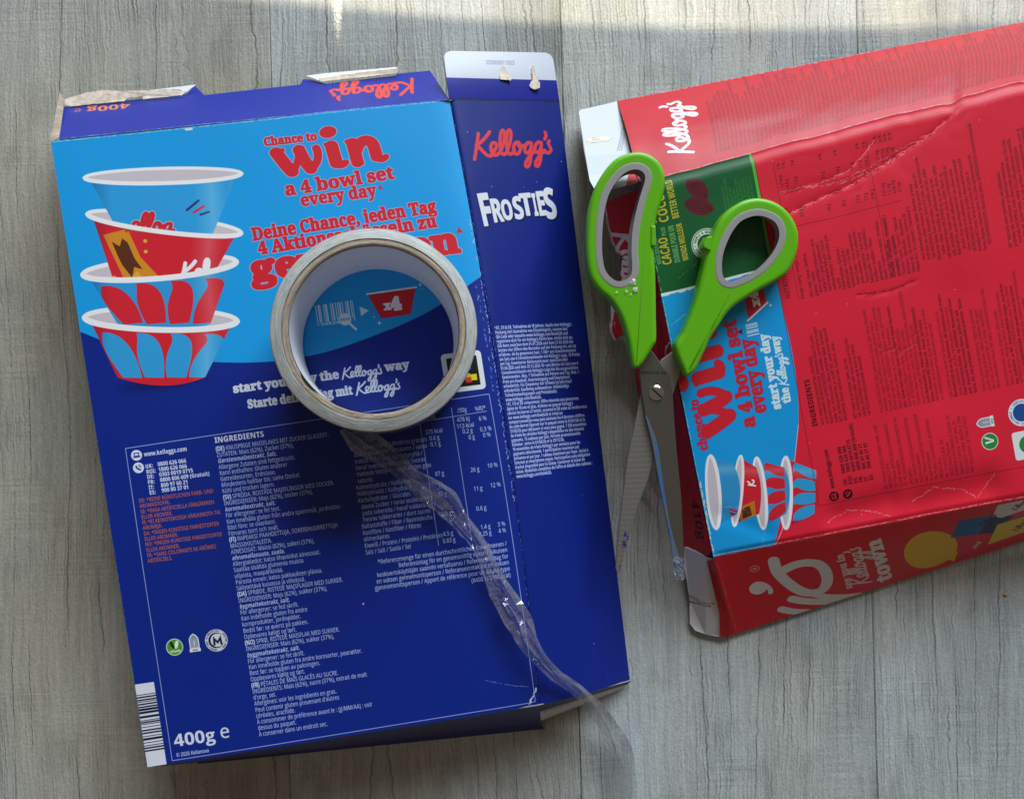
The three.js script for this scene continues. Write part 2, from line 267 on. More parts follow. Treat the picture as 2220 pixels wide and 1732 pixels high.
const TERMS = ['**^AT, CH & DE, Teilnahme ab 18 Jahren. Kaufe eine Kellogg’s', 'Packung (mit Ausnahme von Einzelriegeln), scanne den', 'QR-Code oder besuche www.kelloggs.com/bowls26 und', 'registriere dich für ein Kellogg’s Konto bzw. melde dich an.', 'Gib dann zwischen dem 01.01.2026 und dem 31.03.2026 die', 'letzten vier Ziffern des Barcodes auf der Packung ein, um zu', 'erfahren, ob du gewonnen hast. 1.350 • pro Gewinnmoment', 'ein Satz von 4 Cerealienschüsseln mit Kellogg’s Logo, 15 Preise', 'pro Tag. Erweiterter Aktionszeitraum: zwischen dem', '01.04.2026 und dem 29.12.2026 10 • pro Woche ein Satz von 4', 'Cerealienschüsseln mit Kellogg’s Logo für die ausgewählten', 'Gewinnenden. Max. 1 Teilnahme pro Person und Tag. Max. 1', 'Preis pro Haushalt. Internetzugang und Smartphone', 'erforderlich. Für Einwohner der Schweiz ist kein Kauf', 'erforderlich. Kaufbeleg aufbewahren. Vollständige', 'Teilnahmebedingungen und Preisdetails:', 'www.kelloggs.com/bowls26.', '**^AT, CH et DE uniquement. Offre réservée aux personnes', 'âgées de 18 ans et plus. Achetez un paquet Kellogg’s', '(exclut les barres à l’unité), scannez le QR code ou rendez-vous', 'sur www.kelloggs.com/bowls26 et créez un', 'compte/connectez-vous puis saisissez les 4 derniers chiffres', 'du code-barres figurant sur le paquet entre le 01/01/26 et le', '31/03/26 pour découvrir si vous avez gagné. 1 350 ensembles', 'de 4 bols de céréales Kellogg’s disponibles via des instants', 'gagnants, 15 cadeaux par jour. Période promotionnelle', 'étendue : entre le 01/04/26 et le 29/12/26,', '10 ensembles de 4 bols Kellogg’s par semaine pour les', 'gagnants sélectionnés. 1 participation maximum par', 'personne et par jour. 1 cadeau maximum par foyer. Accès à', 'Internet et smartphone requis. Participation sans obligation', 'd’achat disponible pour la Suisse. Conserver le ticket de', 'caisse. Modalités complètes de l’offre et détails des cadeaux :', 'www.kelloggs.com/bowls26.'];
const PHONES = [['UK:', '0800 626 066'], ['ROI:', '1800 626 066'], ['DE:', '0303 0019 0715'], ['FR:', '0800 806 609 (Gratuit)'], ['IT:', '800 97 60 21'], ['ES:', '900 80 37 01']];
function laptopIcon(x, cx, cy, r, fg, bg) { disc(x, cx, cy, r, fg); x.strokeStyle = bg; x.lineWidth = r * 0.16; x.strokeRect(cx - r * 0.42, cy - r * 0.4, r * 0.84, r * 0.55); line(x, [cx - r * 0.62, cy + r * 0.34, cx + r * 0.62, cy + r * 0.34], bg, r * 0.18); }
function phoneIcon(x, cx, cy, r, fg, bg) { disc(x, cx, cy, r, fg); x.strokeStyle = bg; x.lineWidth = r * 0.3; x.beginPath(); x.arc(cx + r * 0.45, cy - r * 0.45, r * 0.85, 1.75, 2.95); x.stroke(); x.lineWidth = r * 0.12; for (const q of [0.25, 0.5]) { x.beginPath(); x.arc(cx + r * 0.02, cy - r * 0.02, r * q, -1.5, 0); x.stroke(); } }
function archMark(x, cx, cy, s, rot = 0) { x.save(); x.translate(cx, cy); x.rotate(rot); x.scale(s, s); x.fillStyle = '#e8eaf0'; x.beginPath(); x.moveTo(-2.3, 2.2); x.lineTo(-2.3, -2); x.quadraticCurveTo(-2, -4, 0, -5); x.quadraticCurveTo(2, -4, 2.3, -2); x.lineTo(2.3, 2.2); x.fill(); x.fillStyle = '#8d96ad'; x.beginPath(); x.moveTo(-1.8, 1.8); x.lineTo(-1.8, -1.9); x.quadraticCurveTo(-1.5, -3.6, 0, -4.4); x.quadraticCurveTo(1.5, -3.6, 1.8, -1.9); x.lineTo(1.8, 1.8); x.fill(); for (let k = -3; k <= 3; k++) line(x, [k * 0.5, 1.6, k * 0.35, -2.4], '#b9c0d0', 0.12); line(x, [0, 1, 0, -1.4], '#eef', 0.3); x.fillStyle = '#e8eaf0'; x.fillRect(-2.6, 2.2, 5.2, 1.5); x.fillRect(-1.4, 1.9, 2.8, 0.6); T(x, 'EPD', 0, 3.4, 1.4, { align: 'center', color: '#334', w: 'bold' }); x.restore(); }

const swooshY = [-2, 91, 24.8, 106.6, 59.2, 114.8, 83.2, 117.7, 100.2, 117.4, 114, 116, 132.3, 112, 153.7, 106.2, 170.1, 99.5, 183.1, 92.2, 193, 86.6];
const frontBlue = card(190, 300, 6.6, (x) => {
  x.fillStyle = CYAN; x.beginPath(); x.moveTo(-2, -2); x.lineTo(-2, 91);
  for (let i = 2; i < swooshY.length; i += 2) { const px = swooshY[i - 2], py = swooshY[i - 1]; x.quadraticCurveTo(px, py, (px + swooshY[i]) / 2, (py + swooshY[i + 1]) / 2); }
  x.lineTo(193, 86.6); x.lineTo(193, -2); x.fill();
  const D = '#2a5fae';
  const frag = (x, b) => { const [fx, fy] = b.foot; x.save(); x.translate(fx + 0.5, fy + 4.6); script(x, 0, 0, 34, PRED, { lw: 6, from: 2, to: 7, halo: '#8fc4e6', rot: 0.12 }); x.restore(); for (let k = 0; k < 3; k++) line(x, [57 + k * 3, 40 + k * 1.5, 63 + k * 2, 36 + k * 3], k === 1 ? PRED : '#23306c', 1.1); };
  const pillow = (x) => { x.save(); x.translate(27.5, 60.5); x.rotate(-0.1); poly(x, [-9, -14, 2.5, -14.5, 5, 0, 12, 13, -4, 14, -6, 2], '#d98a22'); poly(x, [-6, -10, -3, -7, -1, -10.5, 1, -8, 2.2, 0, 4.5, 6, 1, 4, -1, 9, -4, 2, -5, -3], '#5b2a12'); poly(x, [-3, 10, 2, 6, 4, 11, 8, 12, -2, 13.5], '#e8a53a'); for (const [a, c] of [[9, -7], [8, -2], [-9, 7]]) disc(x, a, c, 0.9, '#e9a94a'); x.restore(); script(x, 49, 74, 34, '#f2f0f4', { lw: 6.5, from: 0, to: 4 }); for (let k = 0; k < 4; k++) { disc(x, 28 + k * 2.2, 46.6 + k * 0.3, 0.9, '#a5532a'); disc(x, 56 + k * 2, 52 + k * 0.3, 0.9, '#d39a55'); } };
  // soft printed shadow under the bowls
  const gs = x.createRadialGradient(0, 0, 1, 0, 0, 26); gs.addColorStop(0, 'rgba(4,8,60,.75)'); gs.addColorStop(1, 'rgba(4,8,60,0)'); x.save(); x.translate(34, 121.5); x.scale(1, 0.16); x.fillStyle = gs; x.fillRect(-30, -30, 60, 60); x.restore();
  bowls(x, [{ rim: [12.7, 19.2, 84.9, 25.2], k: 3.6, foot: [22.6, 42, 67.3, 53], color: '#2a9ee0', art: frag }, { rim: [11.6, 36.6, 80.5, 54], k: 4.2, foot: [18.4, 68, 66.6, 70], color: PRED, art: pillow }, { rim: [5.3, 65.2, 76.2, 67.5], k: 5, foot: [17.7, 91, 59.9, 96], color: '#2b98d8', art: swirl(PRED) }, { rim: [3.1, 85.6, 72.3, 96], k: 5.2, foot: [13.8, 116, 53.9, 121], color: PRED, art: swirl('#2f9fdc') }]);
  const H = { ...CH, color: PRED, halo: '#a9b4d8', haloW: 0.28 };
  T(x, 'Chance to', 97.6, 13.2, 5.4, { ...H, fit: 25.6, fat: 0.1 });
  x.save(); x.translate(100.5, 30); x.rotate(-0.035); winWord(x, 0, 0, 55, 14.5, PRED, '#a9b4d8', 2.2); x.restore();
  T(x, 'a 4 bowl set', 104, 38.6, 8.6, { ...H, fat: 0.07, fit: 53, rot: -0.05 });
  T(x, 'every day', 110.6, 44.5, 8.2, { ...H, fat: 0.07, fit: 36.5, rot: -0.03 }); poly(x, [148.2, 40.4, 149.3, 38.2, 150.4, 40.4], PRED);
  T(x, 'Deine Chance, jeden Tag', 85.4, 58.4, 8.4, { ...H, fit: 89, rot: -0.043 });
  T(x, '4 Aktionsschüsseln zu', 87.4, 65.4, 8.4, { ...H, fit: 86, rot: -0.042 });
  T(x, 'gewinnen', 82.4, 78, 16.5, { ...H, fit: 100, fat: 0.1, rot: -0.028 }); poly(x, [181.8, 66, 183.4, 63, 185, 66], PRED);
  [0, 1.1, 2, 3.6, 4.4, 5.2, 7, 7.8, 9.4, 10.4, 11.2, 12.6, 14.2, 15, 16.6, 17.4].forEach((q, i) => { x.fillStyle = '#dcebf6'; x.fillRect(109.6 + q, 93.2 - q * 0.02, i % 3 === 1 ? 0.75 : 0.4, i % 5 === 0 ? 10 : 8.6); });
  T(x, 'XXXXX', 111, 103.4, 1.9, { fit: 9, w: 'bold', color: '#dcebf6' });
  disc(x, 122.6, 101.6, 3, '#dcebf6'); line(x, [124.6, 104, 127, 107], '#dcebf6', 1.1); T(x, 'XXXX', 122.6, 102.3, 1.9, { align: 'center', w: 'bold', color: '#1d6fae' });
  poly(x, [130.4, 96.3, 134.4, 98.7, 130.4, 101], '#dcebf6');
  poly(x, [135, 90.8, 158.2, 90.2, 153.8, 102.8, 139.6, 103.4], '#d2212c'); line(x, [134.7, 90.7, 158.4, 90.1], '#e9eef6', 0.9);
  T(x, 'x', 141.6, 99.4, 5.4, { ...CH, color: '#f0eef2' }); T(x, '4', 145.2, 99.8, 8.4, { ...CH, color: '#f0eef2', fat: 0.12 });
  star(x, 160.4, 89.2, 1.2); star(x, 138.4, 105.4, 1.4); star(x, 136.4, 102.2, 0.7); star(x, 161, 91.4, 0.5);
  T(x, 'start your day the', 65.8, 130.2, 5.6, { ...CH, fit: 50, rot: -0.014, color: PALE }); script(x, 117, 129.8, 19, PALE, { lw: 5 }); T(x, 'way', 137.6, 128.9, 5.6, { ...CH, fit: 11.6, color: PALE });
  T(x, 'Starte deinen Tag mit', 71.4, 138.4, 5.6, { ...CH, fit: 49.5, rot: -0.01, color: PALE }); script(x, 122.4, 138.2, 21, PALE, { lw: 5 });
  // colour tile mark
  x.fillStyle = '#e4e6ea'; x.beginPath(); x.roundRect(164.6, 124.2, 19.3, 19.2, 2); x.fill(); x.fillStyle = '#14110f'; x.fillRect(167, 126.6, 14.5, 14.5);
  [['#49b4cc', 175, 129, 3, 4], ['#e9c32c', 174.3, 135, 3, 3], ['#f0d51e', 177.3, 135.6, 3, 3], ['#d8412f', 174.8, 136.8, 2.8, 2.6], ['#49b4cc', 169, 130, 3, 3], ['#e9c32c', 169, 136, 3, 3]].forEach(([c, a, b, w, h]) => { x.fillStyle = c; x.fillRect(a, b, w, h); });
  poly(x, [163.8, 135.4, 166, 137, 163.8, 138.6], PALE);
  // ingredients frame
  line(x, [12.4, 149.9, 184.8, 146.2, 188.3, 298.2, 11.7, 298.8, 12.4, 149.9], '#aab3e0', 0.32);
  T(x, 'INGREDIENTS', 53.6, 152.9, 3.7, { fit: 23.3, w: 'bold', color: PALE });
  para(x, ING, 53.6, 156.8, 2.913, 2.95, { color: '#c3c9ea', skewBold: -0.2 });
  for (const [i, s] of [[0, '(DE)'], [8, '(SV)'], [15, '(FI)'], [24, '(DA)'], [32, '(NO)'], [39, '(FR)']]) T(x, s, 53.6, 156.8 + i * 2.913, 2.95, { sx: 0.76, color: '#e0e4f8', fat: 0.04 });
  laptopIcon(x, 17, 153.8, 2.55, PALE, BLUE); phoneIcon(x, 17, 159.8, 2.55, PALE, BLUE);
  T(x, 'www.kelloggs.com', 20.4, 154.8, 2.9, { fit: 20, w: 'bold', color: PALE });
  PHONES.forEach(([a, b], i) => { T(x, a, 20.2, 160.6 + i * 2.52, 2.6, { sx: 0.85, w: 'bold', color: PALE }); T(x, b, 25.9, 160.3 + i * 2.52, 2.6, { sx: 0.85, w: 'bold', color: PALE }); });
  para(x, FREE, 14.8, 176.2, 2.62, 2.5, { color: '#d9673a', sx: 0.82, fat: 0.03 });
  disc(x, 21, 246.1, 4, '#dfe8dc'); disc(x, 21, 246.1, 3.6, '#4b9a2a'); x.fillStyle = '#e8f0e0'; x.beginPath(); x.ellipse(22, 245, 0.9, 2, 0.35, 0, 7); x.fill(); x.fillStyle = '#15301a'; x.beginPath(); x.ellipse(20, 245, 0.8, 1.9, -0.4, 0, 7); x.fill(); T(x, 'VEGAN', 21, 248.7, 1.5, { align: 'center', w: 'bold', color: '#e4f0d8' });
  archMark(x, 30.3, 245.9, 1);
  disc(x, 40.7, 245.7, 5.3, '#d8dbe6'); disc(x, 40.7, 245.7, 3.7, '#11163f'); disc(x, 41.2, 245.7, 3.2, '#d8dbe6'); ring(x, 40.7, 245.7, 4.15, 'PROUDLY MADE IN MANCHESTER • TRAFFORD PARK • ', 1.15, '#11163f'); poly(x, [39, 248, 39.4, 243.6, 41.2, 246, 43, 243.6, 43.4, 248, 42.4, 248, 42.2, 246, 41.2, 247.6, 40.2, 246, 40, 248], '#11163f');
  x.fillStyle = '#dfe1ee'; x.fillRect(-2, 260.9, 10.9, 39.2); { let q = 266; while (q < 293.5) { const w = [0.35, 0.7, 1.05, 0.35][Math.floor(rnd() * 4)]; x.fillStyle = '#0e1030'; x.fillRect(-2, q, 10.9, w); q += w + [0.35, 0.6, 1.0][Math.floor(rnd() * 3)]; } }
  T(x, '400g', 13.8, 292.6, 8, { fit: 19.6, w: 'bold', color: PALE }); T(x, 'e', 35.4, 291.9, 9, { fit: 5, color: PALE });
  T(x, '© 2026 Kellanova', 13.9, 297.4, 2.4, { fit: 15.4, color: PALE });
  // nutrition table
  para(x, NUTR, 115.9, 165.2, 3.14, 2.95, { color: '#bcc3e6', sx: 0.75 });
  line(x, [116, 156.6, 182.4, 154.4], '#aab3e0', 0.3); line(x, [150, 150, 150.8, 216], '#aab3e0', 0.3); line(x, [166, 150.6, 166.8, 216], '#aab3e0', 0.3);
  for (const [s, px, py] of [['/30g', 168.6, 153.4], ['%RI*', 177, 153.6], ['478 kJ', 167.8, 157.8], ['6 %', 178.2, 158.6], ['113 kcal', 167.2, 161.1], ['0.2 g', 169.6, 163.8], ['0.3 %', 178, 163.9], ['0 g', 172, 167], ['0 %', 179, 166.8], ['26 g', 170.8, 182.8], ['10 %', 179, 181.9], ['11 g', 171, 192.2], ['12 %', 179.2, 191.7], ['0.6 g', 171, 202], ['1.4 g', 171.8, 211.2], ['0.25 g', 170.6, 214.4], ['3 %', 180.2, 211], ['4 %', 180.2, 214.2], ['375 kcal', 152, 161.8], ['0.6 g', 153.5, 165], ['0.1 g', 153.6, 168], ['87 g', 153.8, 182.6], ['37 g', 153.8, 192.6], ['2.0 g', 154, 202.2], ['4.5 g', 153.6, 212], ['0.83 g', 153, 215.3], ['/100g', 152, 154.6]]) T(x, s, px, py, 3, { sx: 0.76, color: '#c9cfee' });
  ['*Referenzmenge für einen durchschnittlichen Erwachsenen /', 'Referensintag för en genomsnittlig vuxen / Aikuisen', 'keskivertokäyttäjän saannin vertailuarvo / Referenceindtag for', 'en voksen gennemsnitsperson / Referanseinntak for en voksen', 'gjennomsnittsperson / Apport de référence pour un adulte-type', '(8400 kJ/2000 kcal)'].forEach((s, i) => T(x, s, 183.4, 220.7 + i * 3.1, 3, { align: 'right', sx: 0.76, color: '#c9cfee' }));
  disc(x, 111.5, 238.6, 0.5, '#e08ac0');
  // wear
  scuff(x, [189.3, 60, 189.6, 100, 189.2, 150, 189.7, 200], 'rgba(205,212,242,.7)', 0.35, 0.5, 1.1); scuff(x, [186.8, 92, 187.6, 120, 187, 146], 'rgba(215,220,245,.6)', 0.3, 0.6, 1.2);
  scuff(x, [0.2, 0.4, 190, 0.4], 'rgba(190,225,248,.6)', 0.4, 0.15, 0.3); scuff(x, [165, 284, 178, 288.6, 186, 290.5], 'rgba(180,190,240,.6)', 0.25, 0.1); scuff(x, [185, 299, 190, 292], '#cfd3e6', 0.7, 0.2, 1.2); scuff(x, [62, 0.8, 65, 1.4], '#e6e2e2', 0.9, 0, 0.6); scuff(x, [0.2, 2, 0.2, 298], 'rgba(150,165,215,.3)', 0.2, 0.6, 0.2);
}, BLUE);
const sideBlue = card(62, 300, 6.6, (x) => {
  script(x, 7.6, 28.9, 46, '#e03c42', { lw: 5, skew: -0.055 });
  [['F', 6, 63.3, 16, 7.6], ['R', 12.6, 61.7, 11.6, 6.8], ['O', 18.6, 60.8, 10, 7.2], ['S', 25.9, 60.4, 11.2, 6.4], ['T', 30.8, 58.8, 11.2, 7.2], ['I', 38.2, 58.8, 11.2, 2.6], ['E', 40.6, 58.8, 12.2, 5.6], ['S', 45.2, 60.4, 15.4, 7.4]].forEach(([c, px, py, h, w]) => { for (const p of [1, 0]) T(x, c, px + p * 0.8, py + p * 0.9, h / 0.73, { w: 'bold', fit: w, color: p ? '#070c4a' : '#dfe2ec', fat: 0.04, rot: -0.07 }); });
  TERMS.forEach((s, i) => T(x, s.replace('**', ''), 3, 115.1 + i * 2.235, 2.35, { sx: 0.74, w: 'bold', color: '#c6ccec', rot: 0.012 }));
  scuff(x, [0.2, 0, 0.6, 60, 1, 110, 0.5, 190, 0.3, 300], 'rgba(190,200,238,.55)', 0.3, 0.6, 0.8); scuff(x, [0, 0.4, 62, 0.5], 'rgba(20,20,70,.9)', 0.5, 0.1, 0.1);
  for (let k = 0; k < 18; k++) disc(x, rnd() * 62, rnd() * 300, 0.15 + rnd() * 0.2, 'rgba(200,205,240,.7)');
}, '#001f7e');

const GREEN = '#0d5a2c';
const redText = (n, base) => { const w = ['KNUSPRIGE', 'GETREIDEKISSEN', 'MIT', 'FÜLLUNG', 'Weizenmehl', 'Zucker', 'Palmöl', 'Haselnüsse', 'Kakao', 'Salz', 'Maismehl', 'Gerstenmalzextrakt', 'Vitamine', 'Niacin', 'Eisen', 'kan', 'innehålla', 'spår', 'av', 'jordnötter', 'sukker', 'og', 'salt', 'hvete', 'pakkauksen', 'yläosa', 'sucre', 'farine', 'de', 'blé', 'huile', 'cacao', 'maigre', 'en', 'poudre']; const o = []; for (let i = 0; i < n; i++) { let s = ''; const m = base * (0.72 + 0.3 * rnd()); while (s.length < m) s += w[Math.floor(rnd() * w.length)] + (rnd() < 0.3 ? ', ' : ' '); o.push(s.trim()); } return o; };
const frontRed = card(190, 215, 8, (x) => {
  x.fillStyle = CYAN; x.beginPath(); x.moveTo(-2, -2); x.lineTo(-2, 31); x.bezierCurveTo(20, 40, 36, 49, 56, 54.6); x.bezierCurveTo(72, 58.5, 90, 58.6, 106, 57.9); x.lineTo(134, 57.1); x.lineTo(134, -2); x.fill(); line(x, [-2, 31, 7, 37, 37.8, 49, 56.3, 54.6], '#cfd9ea', 0.3);
  x.fillStyle = GREEN; x.fillRect(133.4, -2, 60, 59.2); x.fillStyle = '#58b43a'; x.fillRect(133.4, 55.7, 60, 1.4);
  { const pts = [134.4, -1]; for (let q = 0; q <= 57; q += 1.2) pts.push(133.2 + (rnd() - 0.4) * 1.0 + (q > 20 && q < 30 ? -0.6 : 0.3), q); pts.push(134.6, 57); poly(x, pts, '#e8ecec'); x.lineWidth = 1; line(x, pts.slice(2, -2), '#e4eaee', 0.9); }
  const H = { ...CH, color: PRED, halo: '#4a5fae', haloW: 0.22 };
  T(x, 'chance to', 53.6, 7.8, 6, { ...H, fat: 0.07, fit: 26 });
  winWord(x, 59.5, 25, 56, 18, PRED, '#4a5fae', 1.6);
  T(x, 'a 4 bowl set', 59.9, 33.6, 9, { ...H, fat: 0.07, fit: 54 }); T(x, 'every day', 65.8, 40.2, 9, { ...H, fat: 0.07, fit: 37 }); poly(x, [105.6, 36, 107.2, 33.4, 108.6, 36], '#6a1840');
  T(x, 'start your day', 66, 47.8, 5.8, { ...CH, fit: 37.4, color: '#dff0f8' }); T(x, 'the', 68, 53, 5.2, { ...CH, fit: 7.6, color: '#dff0f8' }); script(x, 76.4, 53.2, 16, '#dff0f8', { lw: 5 }); T(x, 'way', 92.8, 53, 5.2, { ...CH, fit: 8.4, color: '#dff0f8' });
  poly(x, [112, 39.8, 126, 40.4, 125, 50, 118.4, 50.6], '#cf2130'); line(x, [111.6, 39.6, 118, 50.8], '#e9eef6', 0.9); T(x, 'x4', 117.4, 47, 6, { ...CH, color: '#f4eef2' }); star(x, 116.4, 52, 1); star(x, 131, 45, 1.1); star(x, 129, 43, 0.6);
  [0, 1.4, 2.2, 3.6, 4.6, 5.4].forEach((q) => { x.fillStyle = '#dcebf6'; x.fillRect(104 + q, 38, 0.5, 6); });
  // bowls lie on their side with respect to the lettering: the stack runs along +v
  const frag = (x, b) => { for (let k = 0; k < 4; k++) line(x, [13 + k * 2.3, 16 + k * 0.3, 16 + k * 2, 13], k % 2 ? PRED : '#8f1d3c', 1.1); };
  const pillow = (x) => { poly(x, [13, 17, 22, 18, 24, 26, 14, 25], '#c9761e'); poly(x, [16, 18.4, 21, 19, 22, 23, 17, 23.4], '#5b2a12'); script(x, 31, 27.5, 12, '#f2f0f4', { lw: 8, from: 0, to: 2 }); };
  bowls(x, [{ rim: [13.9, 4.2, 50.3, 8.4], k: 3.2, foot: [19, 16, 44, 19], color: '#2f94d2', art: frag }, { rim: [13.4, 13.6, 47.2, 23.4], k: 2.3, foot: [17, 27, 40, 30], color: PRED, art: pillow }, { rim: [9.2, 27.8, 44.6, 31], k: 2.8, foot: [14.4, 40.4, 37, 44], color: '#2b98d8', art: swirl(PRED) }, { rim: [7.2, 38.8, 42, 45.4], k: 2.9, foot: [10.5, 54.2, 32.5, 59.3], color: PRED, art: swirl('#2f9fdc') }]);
  // green label
  const Y = '#d8b92e', G2 = '#7fb070';
  T(x, 'SUSTAINABLE', 168.6, 5, 3.6, { fit: 21, w: 'bold', color: Y }); T(x, 'COCOA^', 168.2, 11, 6.6, { fit: 20, w: 'bold', color: Y }); T(x, 'BETTER WORLD', 168.6, 16.2, 4.6, { fit: 19.4, w: 'bold', color: Y });
  T(x, 'NOUS SOUTENONS UN', 148.6, 3.2, 3, { fit: 18, w: 'bold', color: G2 }); T(x, 'CACAO', 147.6, 8.4, 6.2, { fit: 13.6, w: 'bold', color: Y }); T(x, 'PLUS', 161.8, 8.2, 3, { fit: 4.4, w: 'bold', color: G2 }); T(x, 'DURABLE POUR UN', 147.6, 12.6, 4, { fit: 18.4, w: 'bold', color: G2 }); T(x, 'MONDE MEILLEUR', 147.5, 16.7, 4, { fit: 18.4, w: 'bold', color: Y });
  disc(x, 153, 27, 7.6, '#dfe6dc'); disc(x, 153, 27, 7.2, GREEN); disc(x, 153, 27, 6.8, '#dfe6dc'); disc(x, 153, 27, 4.6, GREEN); ring(x, 153, 27, 5.1, 'RAINFOREST ALLIANCE • PEOPLE & NATURE • ', 1.7, '#10401f'); poly(x, [150, 29.6, 151.4, 26.4, 150.6, 25, 152.4, 23.8, 154.2, 24.4, 155, 26.4, 156.2, 25.8, 155.8, 29.2, 154, 28.2, 153, 30.2, 151.6, 29], '#dfe6dc');
  for (const [a, b, l, w, r] of [[180, 27.6, 7.4, 4.4, 2.55], [171.6, 26.8, 8, 4.4, 2.05]]) { x.save(); x.translate(a, b); x.rotate(r); x.fillStyle = '#641520'; x.beginPath(); x.moveTo(-l, 0.4); x.bezierCurveTo(-l * 0.5, -w * 1.5, l * 0.6, -w * 1.2, l, 0); x.bezierCurveTo(l * 0.5, w * 1.35, -l * 0.6, w * 1.2, -l, 0.4); x.fill(); for (const k of [-1, -0.35, 0.35, 1]) { x.strokeStyle = '#420d18'; x.lineWidth = 0.35; x.beginPath(); x.moveTo(-l * 0.8, k * 0.5); x.quadraticCurveTo(0, k * w * 0.85, l * 0.8, k * 0.5); x.stroke(); } x.restore(); }
  redText(9, 28).forEach((s, i) => T(x, s.toLowerCase(), 163, 40 + i * 1.75, 1.7, { sx: 0.72, color: '#3e8a48' })); redText(9, 24).forEach((s, i) => T(x, s.toLowerCase(), 138, 40 + i * 1.75, 1.7, { sx: 0.72, color: '#2a7440' }));
  // small dark lettering on the red
  T(x, 'INGREDIENTS', 53.8, 64, 3.5, { fit: 23.4, w: 'bold', color: INK, fat: 0.03 });
  let v = 67.2; for (const s of redText(6, 58)) { T(x, s, 53.6, v, 2.25, { sx: 0.72, color: INK, fat: 0.03 }); v += 2.35; } v += 2.4; for (const s of redText(4, 48)) { T(x, s, 53.6, v, 2.25, { sx: 0.72, color: INK, fat: 0.03 }); v += 2.35; } v += 4; for (const s of redText(33, 62)) { T(x, s, 53.6, v, 2.25, { sx: 0.72, color: INK, w: rnd() < 0.25 ? 'bold' : '' }); v += 2.35 + (rnd() < 0.12 ? 2 : 0); if (v > 214) break; }
  laptopIcon(x, 18.2, 65.6, 2.5, INK, RED); phoneIcon(x, 18, 72.6, 2.5, INK, RED);
  T(x, 'www.kelloggs.com', 22.2, 66.6, 2.9, { fit: 19.4, w: 'bold', color: INK, fat: 0.03 });
  PHONES.forEach(([a, b], i) => { T(x, a, 22.4, 73.2 + i * 2.6, 2.6, { sx: 0.85, w: 'bold', color: INK, fat: 0.03 }); T(x, b, 28.4, 73.2 + i * 2.6, 2.6, { sx: 0.85, w: 'bold', color: INK, fat: 0.03 }); });
  para(x, FREE.concat(['NL: *CHOCOLADE- EN', 'HAZELNOOTSMAAK.', 'ZONDER KUNSTMATIGE KLEUR- OF', 'SMAAKSTOFFEN. *TOT SNEL IN', 'KELLOGG’S TOWN. BEGIN JE DAG', 'MET KELLOGG’S. SE *KELLOGG’S.']), 16.6, 92.6, 2.55, 2.3, { color: INK, sx: 0.82 });
  archMark(x, 38.9, 145.5, 1, 0); disc(x, 29.6, 145.6, 4.1, '#dfe8dc'); disc(x, 29.6, 145.6, 3.7, '#2a8a4a'); T(x, 'V', 29.6, 147.6, 6, { align: 'center', w: 'bold', color: '#e8f2e4', skew: -0.2 });
  disc(x, 40, 163, 6.4, '#e2e8f2'); disc(x, 40, 163, 4.2, '#1c4d92'); ring(x, 40, 163, 4.7, 'RAINFOREST ALLIANCE • CERTIFIED • ', 1.6, '#1c4d92'); x.fillStyle = '#e4e8ee'; x.beginPath(); x.roundRect(18, 156.4, 13.4, 13.4, 1.4); x.fill(); disc(x, 24.7, 163.4, 4.2, '#2a8a3a');
  line(x, [15, 57.4, 186.6, 57.6], '#8d1424', 0.3); line(x, [15, 57.4, 14.4, 214], '#8d1424', 0.3); line(x, [186.6, 58, 186.6, 214], '#8d1424', 0.3);
  T(x, 'NUTRITION INFORMATION', 117.4, 62.4, 3.3, { w: 'bold', sx: 0.85, color: '#6a0d1a' });
  ['Energie / Energi / Energia / Énergie', '', 'Fett / Fedt / Rasva / Matières', 'grasses / Vetten'].concat(NUTR.slice(1)).forEach((s, i) => T(x, s, 115.6, 69 + i * 2.32, 2.3, { sx: 0.72, color: INK, fat: 0.03 }));
  line(x, [115.6, 66.2, 182, 66], '#7d1020', 0.25); line(x, [150.4, 66.2, 150, 124], '#7d1020', 0.25); line(x, [167.6, 66, 167.2, 116], '#7d1020', 0.25); line(x, [115.6, 112.2, 182, 112], '#7d1020', 0.25);
  [['456 kcal', 69], ['4.5 g', 76], ['69 g', 89.6], ['28 g', 97], ['3.6 g', 104], ['7.1 g', 108], ['0.94 g', 111.4], ['0.91 mg', 117], ['1.2 mg', 119.6], ['0.94 mg', 122], ['2.1 µg', 124.4]].forEach(([s, q]) => { T(x, s, 154, q, 2.3, { sx: 0.76, color: INK, fat: 0.03 }); });
  [['137 kcal', '7 %', 69], ['4.8 g', '7 %', 71.6], ['1.4 g', '7 %', 76], ['21 g', '8 %', 89.6], ['8.4 g', '9 %', 97], ['1.1 g', '', 104], ['2.1 g', '4 %', 108], ['0.28 g', '5 %', 111.4], ['0.27 mg', '25 %', 117], ['0.36 mg', '26 %', 119.6], ['0.25 mg', '18 %', 122], ['0.63 µg', '25 %', 124.4]].forEach(([s, p, q]) => { T(x, s, 169.6, q, 2.3, { sx: 0.76, color: INK, fat: 0.03 }); T(x, p, 178.6, q, 2.3, { sx: 0.76, color: INK, fat: 0.03 }); });
  ['VITAMINE / VITAMINER / VITAMIINIT /', 'VITAMINES / VITAMINEN:', 'Thiamin / Tiamin / Tiamiini / Thiamine', 'Riboflavin / Riboflaviini / Riboflavine', 'Vitamin B6 / B6-vitamiini / Vitamine B6', 'Vitamin B12 / B12-vitamiini / Vitamine B12'].forEach((s, i) => T(x, s, 115.6, 114.8 + i * 2.4, 2.25, { sx: 0.72, w: i < 2 ? 'bold' : '', color: INK, fat: 0.03 }));
